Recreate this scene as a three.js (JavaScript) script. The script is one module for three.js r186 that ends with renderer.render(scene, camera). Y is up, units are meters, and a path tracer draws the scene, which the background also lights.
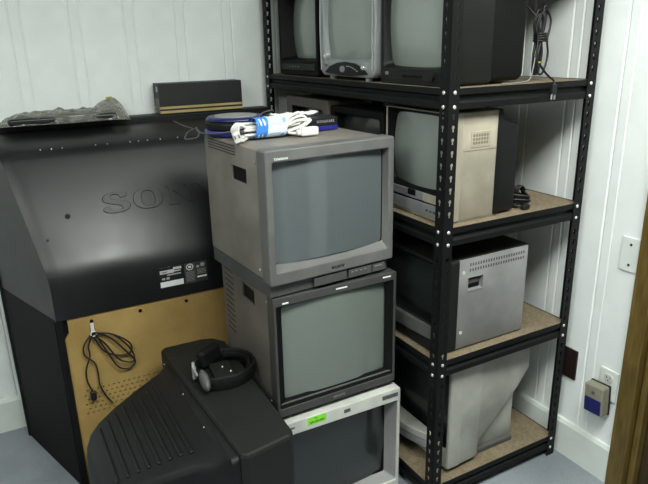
import * as THREE from 'three';
import { RoundedBoxGeometry } from 'three/addons/geometries/RoundedBoxGeometry.js';
import { RectAreaLightUniformsLib } from 'three/addons/lights/RectAreaLightUniformsLib.js';
import { mergeGeometries, toCreasedNormals } from 'three/addons/utils/BufferGeometryUtils.js';
import { TextGeometry } from 'three/addons/geometries/TextGeometry.js';
import { FontLoader } from 'three/addons/loaders/FontLoader.js';
import { Brush, Evaluator, SUBTRACTION } from 'three-bvh-csg';

// ---------------------------------------------------------------- camera, light, exposure
const scene = new THREE.Scene();
scene.background = new THREE.Color(0x000000);
const camera = new THREE.PerspectiveCamera(43.16, 648 / 484, 0.05, 50);
camera.rotation.order = 'YXZ';
camera.position.set(-1.1249, 1.5276, 1.3230);
camera.rotation.set(-0.31620, -0.50340, -0.02030);
scene.add(camera);

const renderer = new THREE.WebGLRenderer({ antialias: true });
renderer.toneMapping = THREE.LinearToneMapping;
renderer.toneMappingExposure = 2.6;
renderer.shadowMap.enabled = true;
RectAreaLightUniformsLib.init();

const ROOM = { x0: -3.4, x1: 0.635, z0: -1.268, z1: 3.4, h: 2.44 };
const LAMPS = [{ x: -0.25, z: 0.90, w: 1.3, d: 0.55, p: 7.6, l: 'long white fluorescent fixture on the ceiling beside the brown door' }, { x: -2.15, z: 0.90, w: 1.3, d: 0.55, p: 3.6, l: 'long white fluorescent fixture on the ceiling far left of the black television' }];
const lampColor = new THREE.Color().setRGB(0.95, 1.0, 0.95);

// ---------------------------------------------------------------- helpers
let seed = 7;
const rnd = () => { seed = (seed * 1664525 + 1013904223) >>> 0; return seed / 4294967296; };
const V3 = (x, y, z) => new THREE.Vector3(x, y, z);
const used = new Map();
function numbered(n) { const k = used.get(n) || 0; used.set(n, k + 1); return k ? `${n}_${String(k).padStart(3, '0')}` : n; }
function thing(name, label, category, pos = [0, 0, 0], turn = 0, group) {
  const o = new THREE.Group(); o.name = numbered(name); scene.add(o);
  o.position.set(...pos); o.rotation.y = turn; o.userData = { label, category };
  if (group) o.userData.group = group;
  return o;
}
// box-projected uv in metres
function metreUV(g) {
  if (g.index) g = g.toNonIndexed();
  const p = g.attributes.position, uv = new Float32Array(p.count * 2);
  const a = V3(), b = V3(), c = V3();
  for (let i = 0; i < p.count; i += 3) {
    a.fromBufferAttribute(p, i); b.fromBufferAttribute(p, i + 1); c.fromBufferAttribute(p, i + 2);
    const n = b.clone().sub(a).cross(c.clone().sub(a));
    const ax = Math.abs(n.x), ay = Math.abs(n.y), az = Math.abs(n.z);
    [a, b, c].forEach((v, k) => {
      const [s, t] = ax >= ay && ax >= az ? [v.z, v.y] : ay >= az ? [v.x, v.z] : [v.x, v.y];
      uv[(i + k) * 2] = s; uv[(i + k) * 2 + 1] = t;
    });
  }
  g.setAttribute('uv', new THREE.BufferAttribute(uv, 2));
  if (!g.attributes.normal) g.computeVertexNormals();
  return g;
}
function part(name, geo, mat, parent, label, keepUV) {
  if (Array.isArray(geo)) geo = merge(geo);
  if (!keepUV) geo = metreUV(geo);
  const m = new THREE.Mesh(geo, mat); m.name = name; m.castShadow = m.receiveShadow = true;
  if (label) m.userData.label = label;
  parent.add(m); return m;
}
function merge(list) {
  return mergeGeometries(list.map(g => {
    g = g.index ? g.toNonIndexed() : g.clone();
    for (const k of Object.keys(g.attributes)) if (!['position', 'normal'].includes(k)) g.deleteAttribute(k);
    if (!g.attributes.normal) g.computeVertexNormals();
    return g;
  }));
}
function struct(name, geo, mat, parent) {
  const m = part(name, geo, mat, parent || scene); if (!parent) m.userData.kind = 'structure'; return m;
}
const bx = (w, h, d, x = 0, y = 0, z = 0) => new THREE.BoxGeometry(w, h, d).translate(x, y, z);
const rb = (w, h, d, r, x = 0, y = 0, z = 0, s = 2) => new RoundedBoxGeometry(w, h, d, s, r).translate(x, y, z);
const span = (x0, x1, y0, y1, z0, z1, r = 0) => r ? rb(x1 - x0, y1 - y0, z1 - z0, r, (x0 + x1) / 2, (y0 + y1) / 2, (z0 + z1) / 2)
  : bx(x1 - x0, y1 - y0, z1 - z0, (x0 + x1) / 2, (y0 + y1) / 2, (z0 + z1) / 2);
const cyl = (r, h, seg = 20, r2) => new THREE.CylinderGeometry(r, r2 ?? r, h, seg);
function tube(pts, r, seg = 60, rad = 8, closed = false) {
  return new THREE.TubeGeometry(new THREE.CatmullRomCurve3(pts.map(p => V3(...p)), closed), seg, r, rad, closed);
}
function ring(w, h, r, cx, cy, z, n = 5) {        // rounded rectangle in xy, counter-clockwise
  const out = []; r = Math.min(r, w / 2 - 1e-4, h / 2 - 1e-4);
  for (const [sx, sy, a0] of [[1, -1, -90], [1, 1, 0], [-1, 1, 90], [-1, -1, 180]])
    for (let i = 0; i <= n; i++) {
      const a = THREE.MathUtils.degToRad(a0 + 90 * i / n);
      out.push(V3(cx + sx * (w / 2 - r) + r * Math.cos(a), cy + sy * (h / 2 - r) + r * Math.sin(a), z));
    }
  return out;
}
function loft(rings, cap0 = true, cap1 = true, crease = 0.6) {   // rings from front (+z) to back give outward faces
  const P = [], tri = (a, b, c) => P.push(a.x, a.y, a.z, b.x, b.y, b.z, c.x, c.y, c.z);
  const n = rings[0].length;
  for (let k = 0; k < rings.length - 1; k++) for (let i = 0; i < n; i++) {
    const j = (i + 1) % n, A = rings[k], B = rings[k + 1];
    tri(A[i], B[i], A[j]); tri(A[j], B[i], B[j]);
  }
  const cap = (R, flip) => {
    const c = V3(); R.forEach(p => c.add(p)); c.divideScalar(n);
    for (let i = 0; i < n; i++) { const j = (i + 1) % n; flip ? tri(c, R[j], R[i]) : tri(c, R[i], R[j]); }
  };
  if (cap0) cap(rings[0], false);
  if (cap1) cap(rings[rings.length - 1], true);
  const g = new THREE.BufferGeometry();
  g.setAttribute('position', new THREE.BufferAttribute(new Float32Array(P), 3));
  g.computeVertexNormals();
  return toCreasedNormals(g, crease);
}
function rrShape(w, h, r, cx = 0, cy = 0, S = THREE.Shape) {
  const s = new S(), x0 = cx - w / 2, x1 = cx + w / 2, y0 = cy - h / 2, y1 = cy + h / 2;
  s.moveTo(x0 + r, y0); s.lineTo(x1 - r, y0); s.absarc(x1 - r, y0 + r, r, -Math.PI / 2, 0, false);
  s.lineTo(x1, y1 - r); s.absarc(x1 - r, y1 - r, r, 0, Math.PI / 2, false);
  s.lineTo(x0 + r, y1); s.absarc(x0 + r, y1 - r, r, Math.PI / 2, Math.PI, false);
  s.lineTo(x0, y0 + r); s.absarc(x0 + r, y0 + r, r, Math.PI, Math.PI * 1.5, false);
  return s;
}
const extr = (shape, depth, bevel = 0, seg = 6) => new THREE.ExtrudeGeometry(shape, {
  depth: depth - 2 * bevel, bevelEnabled: bevel > 0, bevelSize: bevel, bevelThickness: bevel, bevelOffset: -bevel, bevelSegments: 2, curveSegments: seg,
}).translate(0, 0, bevel);
const poly = pts => { const s = new THREE.Shape(); pts.forEach((p, i) => i ? s.lineTo(...p) : s.moveTo(...p)); return s; };
function frame(W, H, r, hole, depth, bevel = 0.004) {            // front face at z = 0, base y = 0
  const s = rrShape(W, H, r, 0, H / 2);
  s.holes.push(rrShape(hole.w, hole.h, hole.r, hole.cx || 0, hole.cy, THREE.Path));
  return new THREE.ExtrudeGeometry(s, { depth: depth - 2 * bevel, bevelEnabled: true, bevelSize: bevel, bevelThickness: bevel, bevelOffset: -bevel, bevelSegments: 2, curveSegments: 6 }).translate(0, 0, bevel - depth);
}
function glass(w, h, cx, cy, z, bx_, by_, p = 2) {               // convex picture tube face
  const N = 24, P = [], I = [];
  for (let j = 0; j <= N; j++) for (let i = 0; i <= N; i++) {
    const u = i / N * 2 - 1, v = j / N * 2 - 1;
    P.push(cx + u * w / 2, cy + v * h / 2, z - bx_ * Math.pow(Math.abs(u), p) - by_ * Math.pow(Math.abs(v), p));
  }
  for (let j = 0; j < N; j++) for (let i = 0; i < N; i++) { const a = j * (N + 1) + i; I.push(a, a + 1, a + N + 2, a, a + N + 2, a + N + 1); }
  const g = new THREE.BufferGeometry(); g.setAttribute('position', new THREE.Float32BufferAttribute(P, 3)); g.setIndex(I); g.computeVertexNormals();
  return g;
}
const csg = new Evaluator(); csg.useGroups = false; csg.attributes = ['position', 'normal'];
function cut(geo, cutters) {
  const prep = g => { g = g.index ? g.toNonIndexed() : g; for (const k of Object.keys(g.attributes)) if (!['position', 'normal'].includes(k)) g.deleteAttribute(k); return g; };
  let b = new Brush(prep(geo)); b.updateMatrixWorld();
  for (const c of cutters) { const d = new Brush(prep(c)); d.updateMatrixWorld(); b = csg.evaluate(b, d, SUBTRACTION); }
  return b.geometry;
}
const fontSans = await new FontLoader().loadAsync('fonts/droid/droid_sans_bold.typeface.json');
const fontSerif = await new FontLoader().loadAsync('fonts/droid/droid_serif_bold.typeface.json');
function lettering(str, size, depth, sx = 1, font = fontSans, bevel = 0) {
  const g = new TextGeometry(str, { font, size, depth, curveSegments: 5, bevelEnabled: bevel > 0, bevelSize: bevel, bevelThickness: bevel, bevelSegments: 2 });
  g.computeBoundingBox(); const b = g.boundingBox;
  return g.translate(-(b.min.x + b.max.x) / 2, -(b.min.y + b.max.y) / 2, 0).scale(sx, 1, 1);
}

// ---------------------------------------------------------------- textures (colour, grain and wear only)
function hash(x, y, s) { let h = (x * 374761393 + y * 668265263 + s * 982451653) | 0; h = Math.imul(h ^ (h >>> 13), 1274126177); return ((h ^ (h >>> 16)) >>> 0) / 4294967296; }
function vnoise(x, y, per, s) {
  const xi = Math.floor(x), yi = Math.floor(y), fx = x - xi, fy = y - yi, w = t => t * t * (3 - 2 * t), m = v => ((v % per) + per) % per;
  const a = hash(m(xi), m(yi), s), b = hash(m(xi + 1), m(yi), s), c = hash(m(xi), m(yi + 1), s), d = hash(m(xi + 1), m(yi + 1), s);
  return (a + (b - a) * w(fx)) * (1 - w(fy)) + (c + (d - c) * w(fx)) * w(fy);
}
function tex(n, size, fn, srgb = true) {                           // size = metres covered
  const d = new Uint8Array(n * n * 4);
  for (let y = 0; y < n; y++) for (let x = 0; x < n; x++) {
    const c = fn(x / n, y / n, x, y), k = (y * n + x) * 4;
    for (let i = 0; i < 3; i++) d[k + i] = Math.max(0, Math.min(255, Array.isArray(c) ? c[i] : c)); d[k + 3] = 255;
  }
  const t = new THREE.DataTexture(d, n, n); t.wrapS = t.wrapT = THREE.RepeatWrapping; t.magFilter = THREE.LinearFilter;
  t.minFilter = THREE.LinearMipmapLinearFilter; t.generateMipmaps = true; t.repeat.set(1 / size, 1 / size);
  if (srgb) t.colorSpace = THREE.SRGBColorSpace; t.needsUpdate = true; return t;
}
const fbm = (u, v, base, oct, s) => { let r = 0, a = 0.5, t = 0; for (let i = 0; i < oct; i++) { const p = base << i; r += a * vnoise(u * p, v * p, p, s + i); t += a; a *= 0.5; } return r / t; };
const tGrain = tex(256, 0.16, (u, v) => 255 * (0.5 * fbm(u, v, 64, 2, 3) + 0.5 * fbm(u, v, 8, 2, 9)), false);
const tMottle = tex(256, 0.5, (u, v) => 225 + 30 * (fbm(u, v, 6, 5, 21) - 0.5) * 2);
const tMdf = tex(512, 0.6, (u, v, x, y) => { const f = fbm(u, v, 5, 6, 31), s = hash(x, y, 5), k = s > 0.985 ? -34 : s < 0.02 ? 20 : 0; const m = 40 * (f - 0.5) + k; return [150 + m, 123 + m, 70 + m * 0.8]; });
const tChip = tex(512, 0.35, (u, v, x, y) => { const f = fbm(u, v, 60, 3, 41), g = fbm(u, v, 5, 3, 47), m = 40 * (f - 0.5) + 24 * (g - 0.5); return [116 + m, 103 + m, 82 + m]; });
const tFloor = tex(512, 1.4, (u, v, x, y) => { const f = fbm(u, v, 5, 6, 61), s = hash(x, y, 7), m = 46 * (f - 0.5) + (s > 0.97 ? -16 : s < 0.03 ? 14 : 0); return [126 + m, 132 + m, 138 + m]; });
const tWall = tex(256, 0.6, (u, v) => { const f = fbm(u, v, 6, 5, 71); return 246 + 14 * (f - 0.5); });
const tWallB = tex(256, 0.12, (u, v) => 255 * fbm(u, v, 12, 4, 77), false);
const tWood = tex(256, 0.5, (u, v) => { const f = fbm(u * 1, v * 0.12, 64, 2, 81), g = fbm(u, v * 0.3, 8, 3, 83), m = 40 * (f - 0.5) + 30 * (g - 0.5); return [122 + m, 104 + m, 56 + m]; });
const tScuff = tex(512, 0.9, (u, v) => { const f = fbm(u, v, 4, 6, 91); return 255 * (0.40 + 0.35 * f); }, false);
const tCrinkle = tex(512, 0.20, (u, v) => { const a = Math.abs(fbm(u, v, 6, 4, 101) - 0.5), b = Math.abs(fbm(u, v, 14, 3, 111) - 0.5); return 255 * Math.min(1, 1.6 * a + 1.2 * b); }, false);
function canvasTex(w, h, draw) {
  const c = document.createElement('canvas'); c.width = w; c.height = h; draw(c.getContext('2d'), w, h);
  const t = new THREE.CanvasTexture(c); t.colorSpace = THREE.SRGBColorSpace; return t;
}

// ---------------------------------------------------------------- materials
const lin = (r, g, b) => new THREE.Color().setRGB(r, g, b);
const srgb = (r, g, b) => new THREE.Color(`rgb(${r},${g},${b})`);
function plastic(c, rough = 0.5, o = {}) { return new THREE.MeshPhysicalMaterial({ color: c, roughness: rough, bumpMap: tGrain, bumpScale: 0.00012, map: tMottle, ...o }); }
const M = {
  wall: new THREE.MeshStandardMaterial({ color: srgb(236, 240, 238), roughness: 0.55, map: tWall, bumpMap: tWallB, bumpScale: 0.0003 }),
  wallFar: new THREE.MeshStandardMaterial({ color: srgb(142, 144, 140), roughness: 0.7 }),
  wallBack: new THREE.MeshStandardMaterial({ color: srgb(200, 205, 202), roughness: 0.7 }),
  ceiling: new THREE.MeshStandardMaterial({ color: srgb(225, 228, 222), roughness: 0.9 }),
  floor: new THREE.MeshStandardMaterial({ color: 0xffffff, roughness: 0.55, map: tFloor }),
  trim: new THREE.MeshStandardMaterial({ color: srgb(222, 228, 222), roughness: 0.45, map: tWall }),
  wood: new THREE.MeshStandardMaterial({ color: srgb(200, 192, 160), roughness: 0.5, map: tWood }),
  woodDark: new THREE.MeshStandardMaterial({ color: srgb(110, 96, 70), roughness: 0.5, map: tWood }),
  blackSteel: new THREE.MeshPhysicalMaterial({ color: srgb(10, 12, 12), roughness: 0.6, specularIntensity: 0.5, bumpMap: tGrain, bumpScale: 0.0001 }),
  zinc: new THREE.MeshStandardMaterial({ color: srgb(225, 226, 226), roughness: 0.25, metalness: 0.6 }),
  chip: new THREE.MeshStandardMaterial({ color: 0xffffff, roughness: 0.85, map: tChip }),
  mdf: new THREE.MeshStandardMaterial({ color: 0xffffff, roughness: 0.85, map: tMdf }),
  hood: plastic(srgb(20, 20, 22), 0.4, { roughnessMap: tScuff, roughness: 0.72 }),
  black: plastic(srgb(22, 23, 24), 0.5, { specularIntensity: 0.6 }),
  blackMatte: plastic(srgb(14, 15, 15), 0.7, { specularIntensity: 0.4 }),
  dark: plastic(srgb(12, 12, 13), 0.6, { specularIntensity: 0.4 }),
  charcoal: plastic(srgb(30, 32, 30), 0.55, { specularIntensity: 0.6 }),
  proGrey: plastic(srgb(108, 108, 106), 0.5),
  proGreyDark: plastic(srgb(84, 85, 84), 0.5),
  proTaupe: plastic(srgb(136, 130, 122), 0.55),
  proDark: plastic(srgb(70, 70, 68), 0.5),
  proSide: plastic(srgb(108, 103, 96), 0.55),
  midGrey: plastic(srgb(92, 92, 90), 0.5),
  lightGrey: plastic(srgb(150, 150, 149), 0.5),
  white: plastic(srgb(215, 216, 208), 0.45),
  cream: plastic(srgb(178, 170, 152), 0.5),
  beige: plastic(srgb(184, 184, 176), 0.5),
  silver: plastic(srgb(168, 172, 174), 0.35, { metalness: 0.35 }),
  chrome: new THREE.MeshStandardMaterial({ color: srgb(230, 232, 232), roughness: 0.12, metalness: 0.9 }),
  slotTan: plastic(srgb(128, 120, 102), 0.6),
  brownGrey: plastic(srgb(112, 106, 100), 0.5),
  cord: plastic(srgb(22, 22, 23), 0.5),
  cordGrey: plastic(srgb(88, 88, 88), 0.5),
  cordPure: plastic(srgb(242, 240, 232), 0.5),
  cordWhite: plastic(srgb(232, 228, 216), 0.45),
  blue: plastic(srgb(44, 48, 150), 0.35),
  navy: plastic(srgb(28, 30, 86), 0.35),
  ink: new THREE.MeshStandardMaterial({ color: srgb(225, 225, 225), roughness: 0.5 }),
  inkDark: new THREE.MeshStandardMaterial({ color: srgb(20, 20, 20), roughness: 0.5 }),
};
function tubeGlass(c, rough = 0.12) { return new THREE.MeshPhysicalMaterial({ color: c, roughness: 0.45, clearcoat: 1, clearcoatRoughness: rough }); }
M.screenA = tubeGlass(srgb(84, 91, 93), 0.06);
M.screenB = tubeGlass(srgb(104, 112, 105), 0.1);
M.screenC = tubeGlass(srgb(18, 27, 25), 0.1);
M.screenD = tubeGlass(srgb(136, 144, 138), 0.1);
M.screenDark = tubeGlass(srgb(34, 40, 40), 0.08);

// ---------------------------------------------------------------- the room
{
  const R = ROOM, T = 0.12;
  struct('floor', span(R.x0 - T, R.x1 + T, -T, 0, R.z0 - T, R.z1 + T), M.floor);
  struct('ceiling', span(R.x0 - T, R.x1 + T, R.h, R.h + T, R.z0 - T, R.z1 + T), M.ceiling);
  const back = struct('wall_back', span(R.x0 - T, R.x1 + T, 0, R.h, R.z0 - T, R.z0 - 0.0035), M.wall);
  const right = struct('wall_right', [span(R.x1 + 0.0035, R.x1 + T, 0, R.h, R.z0, 0.22), span(R.x1 + 0.0035, R.x1 + T, 2.1, R.h, 0.22, 1.18), span(R.x1, R.x1 + T, 0, R.h, 1.18, 1.80), span(R.x1, R.x1 + T, 2.1, R.h, 1.80, 2.72), span(R.x1, R.x1 + T, 0, R.h, 2.72, R.z1)], M.wall);
  struct('wall_left', span(R.x0 - T, R.x0, 0, R.h, R.z0, R.z1), M.wallFar);
  struct('wall_front', span(R.x0, R.x1, 0, R.h, R.z1, R.z1 + T), M.wallFar);
  // boards: wide, narrow, wide ... each with eased edges and an open joint
  const mk = w => { const g = extr(poly([[-w / 2, 0.0036], [w / 2, 0.0036], [w / 2, 0.003], [w / 2 - 0.004, 0], [-w / 2 + 0.004, 0], [-w / 2, 0.003]]), R.h, 0).rotateX(-Math.PI / 2); return metreUV(g); };
  const gw = mk(0.1615), gn = mk(0.0365);
  // after rotateX(-90deg): shape y -> -z ; so the face (y = 0) looks to +z
  const P = 0.203;
  for (let k = -16; k <= 4; k++) {
    const xs = -0.142 + k * P;
    if (xs < R.x0 || xs > R.x1 - 0.02) continue;
    const n = part('narrow_board', gn, M.wall, back, null, true); n.position.set(xs, 0, R.z0);
    const xw = xs + P / 2; if (xw + 0.08 < R.x1) { const w = part('wide_board', gw, M.wall, back, null, true); w.position.set(xw, 0, R.z0); }
  }
  for (let k = -6; k <= 0; k++) {
    const zs = 0.082 + k * P;
    if (zs < R.z0 + 0.03) continue;
    const n = part('narrow_board', gn, M.wall, right, null, true); n.position.set(R.x1, 0, zs); n.rotation.y = -Math.PI / 2;
    const zw = zs - P / 2; if (zw - 0.08 > R.z0) { const w = part('wide_board', gw, M.wall, right, null, true); w.position.set(R.x1, 0, zw); w.rotation.y = -Math.PI / 2; }
  }
  const wl = part('wide_board', metreUV(span(-0.0, 0.008, 0, R.h, 0.102, 0.212)), M.wall, right, null, true); wl.position.x = R.x1;
  // baseboards
  const bp = poly([[0, 0], [0.016, 0], [0.016, 0.132], [0.010, 0.145], [0, 0.145]]);
  struct('baseboard_back', extr(bp, R.x1 - R.x0, 0).rotateY(-Math.PI / 2).translate(R.x1, 0, R.z0), M.trim);
  struct('baseboard_right', extr(bp, 0.21 - R.z0, 0).rotateY(Math.PI).translate(R.x1, 0, 0.21), M.trim);
  // door in the right wall
  const dr = struct('door_1', span(R.x1 + 0.03, R.x1 + 0.07, 0.006, 2.06, 0.30, 1.1, 0.003), M.woodDark);
  part('door_handle', [cyl(0.012, 0.05, 14).rotateZ(Math.PI / 2).translate(R.x1 + 0.008, 1.0, 1.03), new THREE.SphereGeometry(0.028, 20, 14).translate(R.x1 - 0.03, 1.0, 1.03)], M.zinc, dr);
  const d2 = struct('door_2', span(R.x1 + 0.03, R.x1 + 0.07, 0.006, 2.1, 1.80, 2.72, 0.003), M.woodDark);
  part('door_handle', [cyl(0.012, 0.05, 14).rotateZ(Math.PI / 2).translate(R.x1 + 0.008, 1.0, 1.88), new THREE.SphereGeometry(0.028, 20, 14).translate(R.x1 - 0.03, 1.0, 1.88)], M.zinc, d2);
  struct('trim_6', span(R.x1 - 0.020, R.x1 + 0.03, 0, 2.13, 1.74, 1.80, 0.004), M.wood);
  struct('trim_7', span(R.x1 - 0.020, R.x1 + 0.03, 0, 2.13, 2.72, 2.78, 0.004), M.wood);
  struct('trim_8', span(R.x1 - 0.020, R.x1 + 0.03, 2.07, 2.13, 1.80, 2.72, 0.004), M.wood);
  struct('trim_1', span(R.x1 - 0.020, R.x1 + 0.03, 0, 2.13, 0.212, 0.272, 0.004), M.wood);
  struct('trim_2', span(R.x1 + 0.004, R.x1 + 0.09, 0, 2.09, 0.276, 0.298, 0.003), M.wood);
  struct('trim_3', span(R.x1 - 0.020, R.x1 + 0.03, 0, 2.13, 1.13, 1.19, 0.004), M.wood);
  struct('trim_4', span(R.x1 - 0.020, R.x1 + 0.03, 2.07, 2.13, 0.272, 1.13, 0.004), M.wood);
  struct('trim_5', span(R.x1 + 0.004, R.x1 + 0.09, 0, 2.09, 1.104, 1.126, 0.003), M.wood);
}
// ceiling lamps
for (const L of LAMPS) {
  const t = thing('ceiling_light', L.l, 'ceiling light', [L.x, ROOM.h, L.z]);
  part('housing', rb(L.w + 0.04, 0.05, L.d + 0.04, 0.008, 0, -0.025, 0), M.white, t);
  const lens = new THREE.MeshStandardMaterial({ color: 0xffffff, roughness: 0.6, emissive: lampColor, emissiveIntensity: 4 });
  part('diffuser', rb(L.w, 0.02, L.d, 0.006, 0, -0.056, 0), lens, t);
  const l = new THREE.RectAreaLight(lampColor, L.p, L.w, L.d);
  l.position.set(0, -0.070, 0); l.rotation.x = -Math.PI / 2; t.add(l);
}

// ---------------------------------------------------------------- wall fittings
{
  const X = ROOM.x1;
  const b = thing('blank_plate', 'white blank wall plate with two dark screws beside the brown door frame', 'wall plate', [X, 0.80, 0.176]);
  part('plate', extr(rrShape(0.07, 0.114, 0.004, 0, 0.057), 0.006, 0.002).rotateY(-Math.PI / 2), M.trim, b);
  for (const y of [0.023, 0.091]) part('screw', cyl(0.0042, 0.003, 12).rotateZ(Math.PI / 2).translate(-0.0065, y, 0), M.inkDark, b);
  const o = thing('wall_outlet', 'white duplex wall outlet low beside the brown door frame', 'outlet', [X, 0.317, 0.163]);
  part('plate', extr(rrShape(0.07, 0.115, 0.004, 0, 0.0575), 0.006, 0.002).rotateY(-Math.PI / 2), M.trim, o);
  for (const y of [0.084, 0.033]) {
    const s = part('socket', extr(rrShape(0.033, 0.028, 0.010, 0, y), 0.004, 0.001).rotateY(-Math.PI / 2).translate(-0.005, 0, 0), M.white, o);
    part('slot', [bx(0.002, 0.009, 0.0022, -0.0087, y + 0.003, -0.006), bx(0.002, 0.008, 0.0022, -0.0087, y + 0.003, 0.006), cyl(0.0028, 0.002, 10).rotateZ(Math.PI / 2).translate(-0.0087, y - 0.007, 0)], M.inkDark, s);
  }
  const d = thing('plug_in_adapter', 'grey and blue plug-in box hanging on the lower half of the white outlet', 'adapter', [X - 0.0095, 0.268, 0.15]);
  d.rotation.x = -0.06;
  part('body', rb(0.044, 0.108, 0.074, 0.006, -0.022, 0.054, 0, 3), plastic(srgb(150, 146, 128), 0.45), d);
  part('front_panel', rb(0.006, 0.054, 0.064, 0.0025, -0.0445, 0.031, 0), plastic(srgb(28, 34, 104), 0.4), d, 'dark blue lower front');
  part('button', cyl(0.005, 0.004, 14).rotateZ(Math.PI / 2).translate(-0.045, 0.082, 0), M.midGrey, d);
  part('back_shell', rb(0.012, 0.112, 0.078, 0.005, -0.006, 0.054, 0), M.charcoal, d);
  const k = thing('dark_plate', 'dark brown blank plate low on the white wall behind the shelf post', 'wall plate', [X, 0.322, -0.006]);
  part('plate', extr(rrShape(0.072, 0.118, 0.004, 0, 0.059), 0.007, 0.002).rotateY(-Math.PI / 2), plastic(srgb(40, 28, 24), 0.4), k);
  for (const y of [0.024, 0.094]) part('screw', cyl(0.0035, 0.003, 12).rotateZ(Math.PI / 2).translate(-0.0075, y, 0), M.charcoal, k);
}

// ---------------------------------------------------------------- the steel shelving unit
const SH = { d: 0.596, w: 1.219, H: [1.80, 1.388, 0.9877, 0.549, 0.0748], r: 0.039 };
const TOP = SH.H.map(h => h + 0.0097);
{
  const t = thing('shelving_unit', 'black slotted steel shelving unit with brown particle boards in the room corner', 'shelf', [0, 0, 0]);
  const FW = 0.038, HT = 1.86, TH = 0.002;
  const flange = () => {
    const s = poly([[0, 0], [FW, 0], [FW, HT], [0, HT]]);
    for (let y = 0.045; y < HT - 0.02; y += 0.0356) {
      if (SH.H.some(h => Math.abs(y - h) < 0.022 || Math.abs(y - h + SH.r) < 0.022)) continue;
      const p = new THREE.Path(), c = FW * 0.57, r = 0.0058, n = 0.0032;
      p.moveTo(c - n, y - 0.010); p.lineTo(c + n, y - 0.010); p.lineTo(c + n, y - 0.002);
      p.absarc(c, y + 0.003, r, -0.9, Math.PI + 0.9, false); p.lineTo(c - n, y - 0.002); p.closePath();
      s.holes.push(p);
    }
    return metreUV(new THREE.ExtrudeGeometry(s, { depth: TH, bevelEnabled: false, curveSegments: 5 }));
  };
  const fl = flange();
  const rivet = metreUV(new THREE.SphereGeometry(0.0058, 12, 8, 0, Math.PI * 2, 0, Math.PI / 2).scale(1, 0.5, 1));
  for (const [px, pz, sx, sz] of [[0, 0, 1, -1], [SH.d, 0, -1, -1], [0, -SH.w, 1, 1], [SH.d, -SH.w, -1, 1]]) {
    // flange in the xy plane at z = pz and flange in the zy plane at x = px
    const a = fl.clone(); if (sx < 0) a.rotateY(Math.PI).translate(0, 0, TH); a.translate(px, 0, sz < 0 ? pz - TH : pz);
    const b = fl.clone(); b.rotateY(sz < 0 ? Math.PI / 2 : -Math.PI / 2); b.translate(sx > 0 ? (sz < 0 ? px : px + TH) : (sz < 0 ? px - TH : px), 0, pz);
    const p = part('post', [a, b], M.blackSteel, t);
    for (const h of SH.H) for (const dy of [0, -SH.r]) {
      const r1 = part('rivet', rivet, M.zinc, p, null, true); r1.position.set(px + sx * 0.022, h + dy, pz - sz * 0.0002); r1.rotation.x = sz < 0 ? Math.PI / 2 : -Math.PI / 2;
      const r2 = part('rivet', rivet, M.zinc, p, null, true); r2.position.set(px - sx * 0.0002, h + dy, pz + sz * 0.022); r2.rotation.z = sx > 0 ? Math.PI / 2 : -Math.PI / 2;
    }
  }
  const prof = poly([[0, 0.011], [0, -0.006], [-0.004, -0.009], [-0.010, -0.012], [-0.010, -0.021], [-0.002, -0.026], [0, -0.029], [0, -0.044], [-0.003, -0.047], [-0.022, -0.047], [-0.022, -0.0005], [-0.0025, -0.0005], [-0.0025, 0.011]]);
  const bl = metreUV(extr(prof, SH.d - 0.008, 0)), bw = metreUV(extr(prof, SH.w - 0.008, 0));
  SH.H.forEach((h, i) => {
    const f = part('beam', bl, M.blackSteel, t, null, true); f.rotation.y = -Math.PI / 2; f.position.set(SH.d - 0.004, h, -0.0025);
    const g = part('beam', bl, M.blackSteel, t, null, true); g.rotation.y = Math.PI / 2; g.position.set(0.004, h, -SH.w + 0.0025);
    const l = part('beam', bw, M.blackSteel, t, null, true); l.rotation.y = Math.PI; l.position.set(0.0025, h, -0.004);
    const r = part('beam', bw, M.blackSteel, t, null, true); r.position.set(SH.d - 0.0025, h, -SH.w + 0.004);
    part('shelf_board', span(0.0055, SH.d - 0.0055, h - 0.0003, h + 0.0095, -SH.w + 0.0055, -0.0055), M.chip, t);
  });
}

// ---------------------------------------------------------------- picture tube building block
// front plane z = 0, base y = 0, centred on x; hole: opening; inner: tube opening (deeper)
function crtFront(t, o) {
  part('bezel', frame(o.W, o.H, o.r ?? 0.008, o.hole, o.bd, o.bevel ?? 0.003), o.mBezel, t);
  const h = o.hole, i = o.inner;
  const fz = -(o.bevel ?? 0.003);
  part('screen_surround', loft([ring(h.w, h.h, h.r, h.cx || 0, h.cy, fz), ring(i.w, i.h, i.r, i.cx || 0, i.cy, -i.d)].map(R => R.slice().reverse()), false, false, 0.5), o.mSurround, t);
  part('screen', glass(i.w + 0.02, i.h + 0.02, i.cx || 0, i.cy, -(o.gz ?? i.d * 0.55), o.bulgeX, o.bulgeY), o.mScreen, t);
}
function cabinet(t, name, secs, mat, crease = 0.5) { return part(name, loft(secs.map(s => ring(...s)), false, true, crease), mat, t); }

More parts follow.
